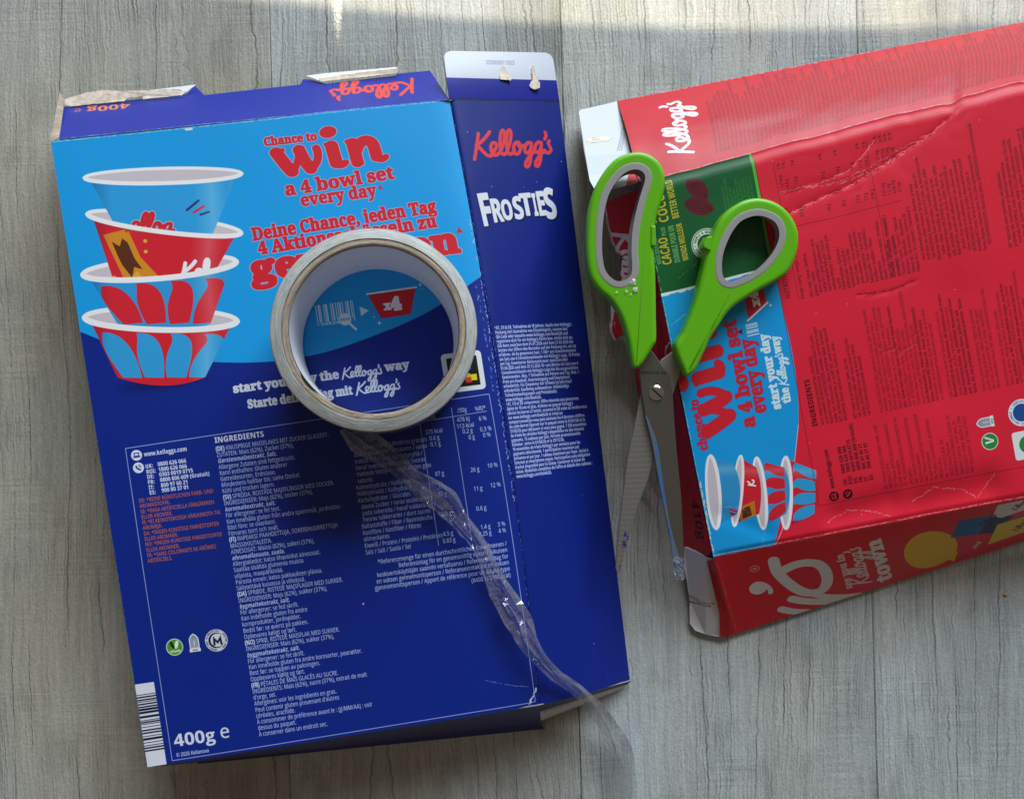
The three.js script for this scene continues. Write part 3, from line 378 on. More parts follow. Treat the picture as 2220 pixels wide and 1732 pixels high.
  redText(14, 62).forEach((s, i) => T(x, s, 118 + rnd() * 4, 130 + i * 2.5, 2.25, { sx: 0.72, color: INK, fat: 0.03 })); redText(14, 66).forEach((s, i) => T(x, s, 116 + rnd() * 4, 172 + i * 2.5, 2.25, { sx: 0.72, color: INK, fat: 0.03 }));
  // cracks, rubs
  const CR = 'rgba(240,190,195,.75)';
  scuff(x, [150, 60, 156.8, 69.3, 160.6, 85.6, 163.2, 102.1, 170, 123.9, 176, 140, 182, 152], CR, 0.26, 0.05, 1.1); scuff(x, [167.6, 66, 167.5, 84.6, 170.1, 101.1, 177, 112, 181.6, 116.9], CR, 0.24, 0.05, 1.1); scuff(x, [167, 80, 166, 96, 171, 120, 178, 142], CR, 0.2, 0.2, 1.2); scuff(x, [165, 96, 168, 118, 172, 132], CR, 0.25, 0.5, 1);
  scuff(x, [112, 94, 110, 110, 112, 124], 'rgba(120,10,24,.9)', 0.5, 0.2, 0.8); scuff(x, [84, 100, 80, 112, 83, 120], 'rgba(230,150,155,.5)', 0.3, 0.3, 0.8);
  scuff(x, [6, 60, 10, 72, 7, 84, 3, 92], CR, 0.22, 0.1, 1.0); scuff(x, [8, 104, 13, 116, 9, 130, 4, 136, 14, 146], CR, 0.22, 0.1, 1.0);
  scuff(x, [140, 10, 146, 22, 150, 34], 'rgba(200,220,210,.45)', 0.25, 0.4, 0.6); scuff(x, [118, 2, 124, 14], 'rgba(230,240,245,.6)', 0.25, 0.3, 0.5); scuff(x, [26, 1, 22, 18, 12, 30, 2, 26], 'rgba(210,232,245,.5)', 0.25, 0.4, 0.6);
  scuff(x, [0.4, 0.4, 190, 0.4], 'rgba(225,200,200,.6)', 0.35, 0.4, 0.3); scuff(x, [0.5, 0, 0.5, 215], 'rgba(240,215,210,.6)', 0.32, 0.2, 0.4);  scuff(x, [2, 0.5, 40, 0.8], '#dcd3cc', 0.7, 0.2, 0.6);
  for (let k = 0; k < 40; k++) disc(x, rnd() * 190, 58 + rnd() * 150, 0.1 + rnd() * 0.18, 'rgba(245,200,205,.7)');
}, RED);
const upperRed = card(64, 215, 8, (x) => {
  script(x, 11, 28, 42, '#f4e8f2', { lw: 5 });
  const rows = redText(84, 78); rows.forEach((s, i) => T(x, s, 6.5 + (i % 17 > 13 ? rnd() * 2 : 0), 41 + i * 2.06, 2.0, { sx: 0.72, color: '#611722', fat: 0.03 }));
  scuff(x, [0.5, 0, 0.5, 215], 'rgba(245,215,215,.4)', 0.5, 0.25, 0.5); scuff(x, [8, 8, 12, 14, 4, 18, 9, 24], 'rgba(160,40,50,.5)', 0.25, 0.5, 0.7); scuff(x, [63.6, 10, 63.6, 215], 'rgba(245,225,220,.6)', 0.4, 0.5, 0.3);
}, '#c81f31');
const lowerRed = card(60, 215, 8, (x) => {
  const G = '#d7d5d6'; x.strokeStyle = G; x.lineWidth = 6; x.lineCap = 'round';
  x.beginPath(); x.moveTo(48.2, 29.2); x.bezierCurveTo(40, 28.6, 36, 29.6, 27, 33.6); x.bezierCurveTo(18, 37.6, 12.2, 42, 14, 48); x.bezierCurveTo(16.6, 54, 35, 54.6, 39, 48.6); x.bezierCurveTo(42.5, 43, 42, 38, 38, 30.6); x.stroke();
  x.lineWidth = 4.2; x.beginPath(); x.moveTo(12.6, 44); x.bezierCurveTo(6, 50, 2.6, 56, -1, 66); x.stroke(); x.lineWidth = 5.2; x.beginPath(); x.moveTo(14, 33); x.bezierCurveTo(8.8, 38, 5, 44, -2, 58); x.stroke(); x.lineWidth = 4.6; x.beginPath(); x.moveTo(8, 26.6); x.bezierCurveTo(3, 31, 0, 36, -4, 44); x.stroke();
  x.fillStyle = G; x.beginPath(); x.ellipse(30, 18, 5, 4.6, 0, 0, 7); x.fill(); x.lineWidth = 2.6; x.beginPath(); x.moveTo(32, 21); x.quadraticCurveTo(28, 24.4, 24, 23.4); x.stroke();
  x.lineWidth = 0.4; x.strokeStyle = '#d9b3b3'; x.beginPath(); x.arc(45.2, 18.9, 2.2, 0, 7); x.stroke(); T(x, 'R', 45.2, 20, 3, { align: 'center', w: 'bold', color: '#d9b3b3' });
  T(x, 'see you in', 8, 63.6, 5.4, { ...CH, fat: 0.05, fit: 33.5, color: '#d9c9c9' }); script(x, 8, 72.6, 36, '#d9c9c9', { lw: 4.2 }); T(x, 'town', 4.8, 83.6, 10.4, { ...CH, fit: 43, fat: 0.08, color: '#dcd6d6' });
  x.fillStyle = '#e0b416'; x.beginPath(); x.ellipse(24, 106, 20, 13.6, 0, 0, 7); x.fill(); x.beginPath(); x.moveTo(14, 110); x.lineTo(2, 116); x.lineTo(14, 119); x.fill();
  poly(x, [31.9, 117, 48.4, 124, 46.5, 141, 28, 131], '#1b5f9a'); poly(x, [28, 131, 46, 140.6, 40, 150, 24, 138], '#1d2454'); poly(x, [44.5, 140, 56.6, 144.6, 58, 165, 46, 162, 40.7, 144], '#d8d6d8'); poly(x, [11, 134, 33.7, 141, 37, 170, 16, 170], '#dfc327');
  script(x, 36, 134, 13, '#16204c', { lw: 5, rot: 0.7 }); script(x, 46, 152, 13, '#8d2a2a', { lw: 5, rot: 0.6 }); script(x, 18, 150, 14, '#8d2a2a', { lw: 5, rot: 0.5 }); script(x, 10, 128, 9, '#d9c9c9', { lw: 5, rot: 0.3 });
  scuff(x, [59.4, 0, 59.4, 215], 'rgba(235,215,210,.55)', 0.32, 0.2, 0.4); scuff(x, [0.6, 2, 55, 1.2], 'rgba(215,160,160,.6)', 0.35, 0.4, 0.6); scuff(x, [4, 10, 2, 40, 2, 90], 'rgba(225,190,190,.4)', 0.3, 0.6, 0.4);
}, '#d8182a');

// ------------------------------------------------------------------ blue box
const lerpV = (a, b, t) => a.clone().lerp(b, t);
const bil = (a, b, c, d) => (u, v) => lerpV(lerpV(a, b, u), lerpV(c, d, u), v);
{
  const TL = W(109, 306, 0.052), TR = W(974, 216, 0.034), BL = W(319, 1663, 0.057), BR = W(1169, 1529, 0.04), ST = W(1213, 221, 0.004), SB = W(1366, 1474, 0.004);
  const base = new THREE.Vector3(-0.1, 0, 0.02);
  const box = thing('cereal_box', 'blue and cyan cereal box lying flat under the roll of tape', 'cereal box', base);
  const f = bil(TL, TR, BL, BR), s = bil(TR, ST, BR, SB);
  place('front_panel', sheet((u, v) => { const p = f(u, v); p.x += 0.0034 * u * u * Math.sin(Math.PI * v); p.y += 0.0012 * Math.sin(Math.PI * u) * Math.sin(Math.PI * v) + 0.0011 * fbm(u * 3 + 2, v * 4, 2) * smooth(0, 0.1, u) - 0.0016 * Math.pow(u, 40); return p; }, 60, 80), [printed(frontBlue, 14, 22), greyBoard], box);
  place('side_panel', sheet((u, v) => { const p = s(u, v); p.x += 0.0034 * (1 - u) * (1 - u) * Math.sin(Math.PI * v); p.y += -0.0016 * Math.pow(1 - u, 40) + 0.0012 * Math.sin(Math.PI * u) + 0.0003 * fbm(u * 3, v * 9, 2); return p; }, 30, 70), [printed(sideBlue, 5, 22), greyBoard], box);
  const LT = W(300, 300, 0.0025), LB = W(480, 1640, 0.0025);
  place('back_panel', sheet(bil(LT, ST.clone().setY(0.0025), LB, SB.clone().setY(0.0025)), 2, 2), [greyBoard, greyBoard], box);
  const navy = printed(card(4, 4, 8, () => {}, '#0b1a86'), 4, 4), navyDark = printed(card(4, 4, 8, () => {}, '#0a1566'), 4, 4);
  place('left_panel', sheet(bil(TL.clone().add(new THREE.Vector3(0.0006, -0.0006, 0)), LT, BL.clone().add(new THREE.Vector3(0.0006, -0.0006, 0)), LB), 2, 2), [navyDark, greyBoard], box);
  // top flap with upside-down lettering
  const tf = card(190, 40, 6.6, (x) => {
    x.save(); x.translate(190, 40); x.rotate(Math.PI); script(x, 11, 30, 44, '#e2463c', { lw: 5, tall: 1.5 }); T(x, '400g', 156, 36, 9, { fit: 22, w: 'bold', color: '#e8803c' }); T(x, 'e', 180.4, 36, 8, { fit: 4, color: '#c2604a' }); x.restore();
    scuff(x, [0, 39.4, 190, 39.4], 'rgba(150,190,240,.6)', 0.5, 0.3, 0.2); scuff(x, [150, 36, 170, 28], 'rgba(180,190,240,.4)', 0.2, 0.4, 0.6);
  }, '#03249a');
  const OL = W(136, 231, 0.014), OR = W(932, 153, 0.008), fl = bil(OL, OR, W(127, 302, 0.0505), TR);
  const bump = [[0, 0], [0.02, 0.02], [0.175, 0], [0.335, -0.02], [0.36, -0.28], [0.38, 0.08], [0.5, 0.06], [0.643, 0.04], [0.655, -0.14], [0.675, -0.1], [0.71, 0.1], [0.9, 0.06], [0.91, 0], [1, 0]];
  const edge = (u) => { for (let i = 1; i < bump.length; i++) if (u <= bump[i][0] + 1e-9) { const [a, p] = bump[i - 1], [b, q] = bump[i]; return p + (q - p) * (u - a) / (b - a); } return 0; };
  place('top_flap', sheet((u, v) => { const e = edge(u), p = fl(u, v + e * (1 - v)); return p; }, 150, 10), [printed(tf, 14, 3), greyBoard], box);
  place('glue_strip', piece([[139, 215, 0.016], [167, 206, 0.016], [195, 199, 0.016], [221, 195, 0.016], [262, 197, 0.016], [302, 196, 0.016], [345, 194, 0.016], [388, 193, 0.016], [400, 201, 0.016], [393, 206, 0.0165], [309, 215, 0.0165], [308, 209, 0.016], [276, 213, 0.016], [268, 219, 0.0165], [154, 230, 0.0168], [138, 226, 0.0165]], 0.0004, undefined, 0.0004), [tornBoard, tornBoard], box, 'torn tan glue strip on the top flap edge');
  place('glue_strip', piece([[690, 170, 0.0125], [775, 158, 0.0125], [862, 147, 0.0125], [862, 159, 0.0128], [780, 168, 0.013], [695, 177, 0.0132]], 0.0004, undefined, 0.0004), [tornBoard, tornBoard], box, 'torn tan glue strip near the red script');
  place('inner_flap', piece([[300, 198, 0.011], [425, 183, 0.011], [404, 199, 0.012], [300, 210, 0.012]], 0.0004, undefined, 0.0002), [whitePaper, greyBoard], box);
  place('inner_flap', piece([[663, 164, 0.010], [707, 158, 0.010], [860, 145, 0.010], [862, 152, 0.011], [695, 176, 0.012]], 0.0004, undefined, 0.0002), [whitePaper, greyBoard], box);
  const brownIn = PM({ map: boardTex(168, 152, 138, 0.14), roughness: 1 });
  place('dust_flap', piece([[128, 200, 0.012], [138, 215, 0.016], [136, 232, 0.02], [127, 298, 0.048], [112, 306, 0.0515], [107, 303, 0.05], [116, 255, 0.03]], 0.0005), [brownIn, greyBoard], box, 'raw board corner flap');
  // side flap: blue strip, white glue area with a number
  const sf = card(64, 28, 8, (x) => { x.fillStyle = '#0d1f92'; x.fillRect(-1, 16, 66, 14); T(x, '320000011053', 31.5, 7.8, 3.3, { align: 'center', sx: 0.78, color: '#50545e' }); line(x, [34, 2.6, 38, 1.6], '#c0bcb8', 0.3); scuff(x, [0, 27.5, 64, 27.3], 'rgba(10,10,50,.8)', 0.5, 0.1, 0.2); }, '#cdd3e0');
  const S0 = new THREE.Vector3(), sfb = bil(W(961, 110, 0.030), W(1197, 114, 0.005), TR, ST), cr = (u, v) => { const r = 0.11; if (v > 0.17) return u; const k = v / 0.17, inset = r * (1 - Math.sqrt(1 - (1 - k) * (1 - k))) * 0.6; return inset + u * (1 - 2 * inset); };
  place('side_flap', sheet((u, v) => { const p = sfb(cr(u, v), v); p.y += 0.0015 * Math.sin(Math.PI * v) * (1 - u * 0.5); return p; }, 24, 24), [printed(sf, 6, 3), greyBoard], box);
  place('torn_patch', piece([[1089, 143, 0.0195], [1096, 150, 0.0192], [1101, 158, 0.0192], [1108, 168, 0.019], [1108, 175, 0.0195], [1098, 172, 0.02], [1086, 172, 0.021], [1083, 163, 0.0205]], 0.0004, undefined, 0.0006), [tornBoard, tornBoard], box);
  place('torn_patch', piece([[1153, 141, 0.0125], [1158, 145, 0.0125], [1163, 165, 0.0122], [1171, 180, 0.012], [1170, 190, 0.012], [1160, 194, 0.0125], [1150, 190, 0.0132], [1148, 184, 0.0132], [1154, 172, 0.0128]], 0.0004, undefined, 0.0006), [tornBoard, tornBoard], box);
  // bottom flaps
  const nt = card(190, 42, 6.6, (x) => { for (let k = 0; k < 5; k++) T(x, redText(1, 40)[0], 60, 22 + k * 3, 2, { sx: 0.7, color: '#3a4590' }); T(x, '3', 92, 3, 3, { color: '#aab3e0' }); scuff(x, [0, 0.4, 190, 0.4], 'rgba(120,130,220,.6)', 0.4, 0.5, 0.2); }, '#0a1566');
  place('bottom_flap', sheet(bil(BL, BR, W(360, 1660, 0.004), W(1171, 1571, 0.004)), 30, 10), [printed(nt, 14, 4), greyBoard], box);
  place('bottom_flap', sheet(bil(W(420, 1646, 0.004), W(1165, 1562, 0.006), W(430, 1656, 0.0015), W(1182, 1580, 0.0015)), 12, 3), [navyDark, greyBoard], box);
  const sbt = card(62, 24, 8, (x) => { x.fillStyle = '#101a5e'; x.fillRect(-1, -1, 64, 11); T(x, 'RF 7 CSML100', 2, 14, 3, { color: '#3b3c44', skew: -0.3 }); line(x, [2, 11.6, 26, 11], '#4a4b52', 0.4); scuff(x, [0, 0.4, 62, 0.4], 'rgba(200,200,230,.6)', 0.4, 0.4, 0.4); }, '#cfcfd2');
  place('side_bottom_flap', sheet(bil(BR, W(1371, 1475, 0.004), W(1173, 1562, 0.010), W(1346, 1495, 0.0016)), 20, 8), [printed(sbt, 5, 2), greyBoard], box);
}

// ------------------------------------------------------------------ red box
{
  const A = W(1547, 1207, 0.030), B = W(1385, 395, 0.040), C = W(2480, 1031, 0.046), D = W(2330, 147, 0.050);
  const RUo = [W(1338, 219, 0.004), W(2310, 30, 0.004)], RLo = [W(1590, 1375, 0.003), W(2480, 1090, 0.003)];
  const box = thing('cereal_box_001', 'dented red cereal box with torn open end, lying on the floor under green scissors', 'cereal box', new THREE.Vector3(0.2, 0, -0.02));
  const f = bil(A, B, C, D), seg = (px, py, ax, ay, bx, by) => { const t = clamp(((px - ax) * (bx - ax) + (py - ay) * (by - ay)) / ((bx - ax) ** 2 + (by - ay) ** 2)); return Math.hypot(px - ax - t * (bx - ax), py - ay - t * (by - ay)); };
  const cre = [[150, 60, 157, 70], [157, 70, 161, 86], [161, 86, 163, 102], [163, 102, 170, 124], [170, 124, 178, 144], [178, 144, 186, 158]], cre2 = [[167, 70, 168, 85], [168, 85, 170, 101], [170, 101, 181, 117]], dents = [[111, 96, 109, 110, 1.1, 0.22], [109, 110, 112, 124, 1.1, 0.2], [83, 100, 80, 112, 1.0, 0.16], [8, 66, 10, 92, 7, 1.6], [6, 108, 8, 140, 9, 2.2], [60, 128, 100, 140, 14, 0.8], [20, 8, 6, 30, 4, 0.5]];
  const crumple = (u, v) => {
    const x = u * 190, y = v * 215; let h = 0, d = 99, e = 99;
    for (const c of cre) d = Math.min(d, seg(x, y, ...c)); for (const c of cre2) e = Math.min(e, seg(x, y, ...c));
    h -= 0.7 * Math.exp(-d / 10) + 0.3 * Math.exp(-d / 0.9) + 0.32 * Math.exp(-e / 1.6);
    for (const [a, b, c, g, r, k] of dents) { const q = seg(x, y, a, b, c, g); h -= k * Math.exp(-q * q / (r * r)); }
    h += 0.55 * fbm(x / 45 + 3, y / 45 + 7, 2) + 0.3 * Math.abs(noise(x / 11, y / 13)) * smooth(20, 0, Math.min(d, 190 - x));
    h -= 1.5 * smooth(184, 190, x) + 0.9 * smooth(3, 0, x);
    return h / 1000 * smooth(0, 0.04, v + 0.01);
  };
  const pucker = (v) => 0.0012 * Math.exp(-(((v * 215 - 158) / 6) ** 2)) * Math.sin((v * 215 - 150) / 3) ;
  place('front_panel', sheet((u, v) => { const p = f(u, v); p.y += crumple(u, v); p.z += (pucker(v) + 0.0006 * noise(v * 22, 4)) * u * u * u; return p; }, 110, 120), [printed(frontRed, 14, 16), board], box);
  const ru = bil(B, RUo[0], D, RUo[1]);
  place('side_panel', sheet((u, v) => { const p = ru(u, v); p.y += (crumple(1, v) + 0.0001) * Math.pow(1 - u, 3) + 0.004 * Math.sin(Math.PI * u) + 0.0008 * fbm(u * 4 + 9, v * 9, 2) * Math.sin(Math.PI * u); p.z += (pucker(v) + 0.0006 * noise(v * 22, 4)) * Math.pow(1 - u, 3); return p; }, 40, 110), [printed(upperRed, 5, 16), board], box);
  const rl = bil(RLo[0], A, RLo[1], C);
  place('side_panel', sheet((u, v) => { const p = rl(u, v); p.y += crumple(0, v) * Math.pow(u, 3) + 0.0012 * Math.sin(Math.PI * u) * Math.sin(3 * v); return p; }, 30, 80), [printed(lowerRed, 5, 16), board], box);
  place('back_panel', sheet(bil(RLo[0].clone().setY(0.002), RUo[0].clone().setY(0.002), RLo[1].clone().setY(0.002), RUo[1].clone().setY(0.002)), 2, 2), [greyBoard, greyBoard], box);
  // end flap above: white glue area with number and a red strip (lies in line with the upper side panel)
  const uvPlane = (o, ax, ay, w, h) => (p) => { const d = p.clone().sub(o); return [d.dot(ax) / w, 1 - d.dot(ay) / h]; };
  const E0 = W(1390, 395, 0.04), ex = W(1338, 219, 0.004).sub(E0).normalize(), ey = new THREE.Vector3(-1, 0, -0.26).normalize();
  const et = card(70, 40, 8, (x) => { x.fillStyle = '#c82233'; x.fillRect(-1, -1, 72, 7.6); x.save(); x.translate(24, 14.4); T(x, '320000000259', 0, 0, 3.4, { sx: 0.8, color: '#6a7080' }); x.restore(); x.fillStyle = 'rgba(190,198,220,.5)'; x.fillRect(8, 6.6, 14, 30); }, '#cdd3e0');
  place('end_flap', piece([[1338, 219, 0.0038], [1320, 224, 0.0048], [1290, 231, 0.0063], [1258, 238, 0.0077], [1255, 243, 0.0087], [1259, 275, 0.0153], [1266, 325, 0.0255], [1274, 368, 0.0343], [1279, 392, 0.0393], [1288, 408, 0.0425], [1305, 414, 0.0438], [1330, 411, 0.0432], [1352, 404, 0.0417], [1384, 396, 0.0401], [1370, 340, 0.0286], [1355, 278, 0.0159]], 0.0005, uvPlane(E0, ex, ey, 0.07, 0.04)), [printed(et, 5, 3), board], box, 'white end flap with a red strip and a torn glue mark');
  place('torn_patch', piece([[1268, 305, 0.0220], [1281, 299, 0.0208], [1300, 297, 0.0204], [1312, 293, 0.0196], [1318, 296, 0.0202], [1329, 298, 0.0206], [1322, 305, 0.0220], [1307, 306, 0.0222], [1290, 309, 0.0229], [1276, 311, 0.0233]], 0.0004, undefined, 0.0006), [tornBoard, tornBoard], box);
  // torn closing flap, hanging steeply from the left end
  const foldX = (y) => 1385 + (y - 395) * 162 / 812, foldH = (y) => 0.040 - (y - 395) * 0.010 / 812, hf = (x, y) => foldH(y) - Math.max(0, foldX(y) - x) * (0.00013 + 0.00022 * smooth(700, 900, y)) - 0.0008;
  const F0 = W(1385, 395, 0.040), fx = W(1547, 1207, 0.030).sub(F0).normalize(), fy = W(1316, 440, hf(1316, 440)).sub(W(1394, 440, 0.0394)); fy.addScaledVector(fx, -fy.dot(fx)).normalize();
  const ct = card(210, 45, 7, (x) => { script(x, 20, 18.5, 44, '#ece2ea', { lw: 5.4 }); T(x, '410g', 157, 8.6, 7.6, { fit: 21, w: 'bold', color: '#4a0a14' }); scuff(x, [0, 0.5, 210, 0.6], 'rgba(245,180,180,.8)', 0.4, 0.4, 0.3); scuff(x, [78, 0, 80, 4, 84, 6], '#f0dada', 0.7, 0.1, 0.6); scuff(x, [56, 0, 58, 12], 'rgba(90,8,16,.8)', 0.5, 0.2, 0.4); }, '#c91d2b');
  const uvF = uvPlane(F0, fx, fy, 0.21, 0.045), Q = (l, lift = 0) => l.map(([x, y]) => [x, y, hf(x, y) + lift]);
  const up = [[1381, 411], [1388, 426], [1400, 470], [1412, 540], [1369, 541], [1352, 553], [1340, 544], [1328, 517], [1321, 488], [1314, 450], [1316, 438], [1334, 430]], lo = [[1373, 546], [1412, 543], [1456, 752], [1471, 843], [1498, 975], [1525, 1112], [1543, 1196], [1532, 1206], [1512, 1192], [1484, 1184], [1476, 1150], [1458, 1060], [1440, 980], [1402, 892], [1389, 880], [1382, 850], [1376, 800], [1366, 762], [1356, 727], [1346, 728], [1335, 736], [1326, 712], [1331, 687], [1334, 660], [1336, 630], [1340, 614], [1348, 582], [1350, 558], [1362, 548]];
  const fray = (l, out, inn) => Q([...l.map(([x, y]) => [x - out, y + out * 0.3]), ...l.map(([x, y]) => [x + inn, y]).reverse()], -0.0009);
  const torn1 = mesh('torn_flap', piece(Q(up), 0.0003, uvF, 0.0003).translate(-0.2, 0, 0.02), [printed(ct, 10, 3), board], box, 'torn red closing flap, upper piece');
  const torn2 = mesh('torn_flap', piece(Q(lo), 0.0003, uvF, 0.0003).translate(-0.2, 0, 0.02), [printed(ct, 10, 3), board], box, 'torn red closing flap, longer lower piece');
  mesh('torn_edge', piece(fray([[1315, 446], [1321, 488], [1328, 517], [1340, 544], [1352, 553]], 4, 7), 0.0004, undefined, 0.0009).translate(-0.2, 0, 0.02), [tornBoard, tornBoard], torn1);
  mesh('torn_edge', piece(fray([[1331, 690], [1326, 712], [1335, 737], [1346, 730], [1357, 729], [1366, 762]], 5, 6), 0.0004, undefined, 0.0009).translate(-0.2, 0, 0.02), [tornBoard, tornBoard], torn2);
  place('paper_scrap', piece([[1324, 664, 0.012], [1332, 640, 0.0125], [1345, 668, 0.014], [1337, 690, 0.0135], [1328, 712, 0.0125], [1325, 690, 0.0122]], 0.0003), [whitePaper, board], box);
  place('paper_scrap', piece([[1400, 1036, 0.008], [1414, 1016, 0.010], [1436, 1082, 0.008], [1424, 1070, 0.007]], 0.0003), [greyBoard, board], box);
  // lower end flap
  const lf = card(40, 60, 8, (x) => { scuff(x, [10, 34, 16, 33, 24, 36, 32, 36], '#b9b0a4', 1.2, 0.1, 0.8); scuff(x, [12, 36, 20, 37, 30, 38], '#8c857a', 0.8, 0.2, 0.8); }, '#dcdde3');
  const Lo = W(1480, 1180, 0.01), lx = W(1580, 1210, 0.01).sub(Lo).normalize(), ly = W(1480, 1380, 0.01).sub(Lo).normalize();
  place('end_flap', piece([[1484, 1186, 0.010], [1494, 1185, 0.012], [1508, 1191, 0.016], [1522, 1199, 0.020], [1531, 1207, 0.0235], [1546, 1211, 0.0275], [1560, 1262, 0.021], [1576, 1325, 0.011], [1588, 1369, 0.004], [1578, 1380, 0.003], [1558, 1380, 0.003], [1530, 1375, 0.003], [1508, 1367, 0.003], [1496, 1352, 0.003], [1495, 1325, 0.0035], [1496, 1302, 0.0045], [1490, 1262, 0.0065], [1484, 1230, 0.008]], 0.0005, uvPlane(Lo, lx, ly, 0.03, 0.05)), [printed(lf, 3, 4), board], box, 'white lower end flap curling to the floor');
  place('fold_strip', piece([[1533, 1216, 0.0248], [1549, 1213, 0.0286], [1564, 1268, 0.0218], [1580, 1330, 0.0115], [1592, 1372, 0.0042], [1580, 1381, 0.0034], [1562, 1380, 0.0036], [1560, 1330, 0.0108], [1551, 1290, 0.0165], [1541, 1250, 0.0218]], 0.0003), [printed(card(4, 4, 8, () => {}, '#bd1a26'), 2, 2), board], box);
}

// ------------------------------------------------------------------ roll of clear tape with its pulled-off end
{
  const top = W(812, 713, 0.0895), ax = new THREE.Vector3(0.118, 1, -0.062).normalize(), Hh = 0.0475;
  const bot = top.clone().addScaledVector(ax, -Hh);
  const roll = thing('tape_roll', 'roll of clear packing tape with brown card core, standing on the blue box', 'tape roll', bot);
  roll.quaternion.setFromUnitVectors(new THREE.Vector3(0, 1, 0), ax);
  const lathe = (prof, n = 160, rough = 0, seedv = 0) => { const g = new THREE.LatheGeometry(prof.map(([r, y]) => new THREE.Vector2(r / 1000, y / 1000)), n); if (rough) { const p = g.attributes.position; for (let i = 0; i < p.count; i++) { const x = p.getX(i), y = p.getY(i), z = p.getZ(i), a = Math.atan2(z, x), k = 1 + rough * (fbm(Math.cos(a) * 9 + seedv, Math.sin(a) * 9 + y * 300, 3)); p.setX(i, x * k); p.setZ(i, z * k); p.setY(i, y + rough * 0.02 * noise(Math.cos(a) * 22 + seedv, Math.sin(a) * 22) * (y > 0.04 ? 1 : 0)); } g.computeVertexNormals(); } return g; };
  const liner = PM({ color: '#cfd2de', roughness: 0.8 });
  const core = mesh('core', lathe([[38.4, 0.5], [35.75, 0.5], [35.7, 46.6], [35.9, 47.3], [36.6, 47.6], [37.8, 47.5], [38.4, 47.2]], 220, 0.004, 3), kraft, roll);
  mesh('paper_liner', lathe([[35.45, 0.4], [35.4, 15], [35.4, 35], [35.45, 46.4]], 220, 0.0025, 9), liner, core);
  for (const [r0, r1, a0, a1] of [[35.55, 36.5, 2.25, 2.62]]) { const pos = [], n = 12; for (let k = 0; k < n; k++) { const a = a0 + (a1 - a0) * k / n, b = a0 + (a1 - a0) * (k + 1) / n, w = Math.sin(Math.PI * k / n), w2 = Math.sin(Math.PI * (k + 1) / n); const P = (r, q) => [Math.cos(q) * r / 1000, 0.04785, Math.sin(q) * r / 1000]; pos.push(...P(r0, a), ...P(r0 + (r1 - r0) * w2, b), ...P(r0, b), ...P(r0, a), ...P(r0 + (r1 - r0) * w, a), ...P(r0 + (r1 - r0) * w2, b)); } const g = geoFrom(pos, new Array(pos.length / 3 * 2).fill(0), []); g.computeVertexNormals(); mesh('core_seam', g, PM({ color: '#2f211a', roughness: 1 }), core); }
  const layers = (() => { const n = 512, d = new Uint8Array(n * n * 4); for (let j = 0; j < n; j++) for (let i = 0; i < n; i++) { const speck = rnd() < 0.0012 ? -70 : 0, v = 178 + 26 * noise(i * 0.012, j * 0.55) + 16 * noise(i * 0.05 + 40, j * 0.11) + 14 * noise(i * 0.5, j * 0.5) + speck, k = (j * n + i) * 4; d[k] = clamp(v, 0, 255); d[k + 1] = clamp(v + 2, 0, 255); d[k + 2] = clamp(v + 1, 0, 255); d[k + 3] = 255; } const t = new THREE.DataTexture(d, n, n); t.colorSpace = THREE.SRGBColorSpace; t.wrapS = t.wrapT = THREE.RepeatWrapping; t.magFilter = THREE.LinearFilter; t.repeat.set(3, 1); t.needsUpdate = true; return t; })();
  const side = PM({ map: layers, roughness: 0.5, bumpMap: layers, bumpScale: 0.00025 });
  const film = PM({ color: '#74737c', roughness: 0.22, clearcoat: 0.6, clearcoatRoughness: 0.12 });
  const wind = mesh('tape_winding', lathe([[38.5, 0.2], [38.5, 47.4], [38.8, 47.7], [42.9, 46.1], [43.4, 45.6], [43.4, 45.2]], 220, 0.0012, 5), side, roll);
  mesh('outer_turn', lathe([[42.8, 0], [43.5, 0.4], [43.55, 20], [43.5, 45.0], [43.3, 45.7]], 220, 0.0016, 7), film, wind);
  // the loose end: a scrunched ribbon of clear film
  const path = [[752, 922, 0.066, 60], [788, 952, 0.0585, 92], [822, 978, 0.054, 76], [856, 1003, 0.0505, 60], [892, 1034, 0.049, 62], [928, 1062, 0.047, 86], [966, 1090, 0.0465, 84], [998, 1130, 0.0465, 56], [1037, 1180, 0.046, 46], [1063, 1233, 0.0455, 56], [1089, 1285, 0.0455, 72], [1122, 1340, 0.0455, 74], [1152, 1400, 0.046, 58], [1192, 1447, 0.0425, 34], [1248, 1492, 0.031, 36], [1285, 1530, 0.0185, 52], [1318, 1574, 0.0085, 50], [1340, 1630, 0.0055, 58], [1345, 1690, 0.004, 66], [1338, 1745, 0.004, 72], [1325, 1810, 0.004, 74]];
  const cv = new THREE.CatmullRomCurve3(path.map(([x, y, h]) => W(x, y, h)), false, 'centripetal');
  const nU = 150, G = [];
  // across the ribbon: the edges are turned back over themselves, the middle is pleated
  const across = [[-0.62, 1.4], [-1, 0.5], [-0.9, 0], [-0.55, 0], [-0.3, 0.1], [-0.02, 0], [0.2, 0.2], [-0.06, 0.9], [0.3, 1.0], [0.6, 0.1], [0.88, 0], [1, 0.5], [0.7, 1.3]], nV = across.length - 1;
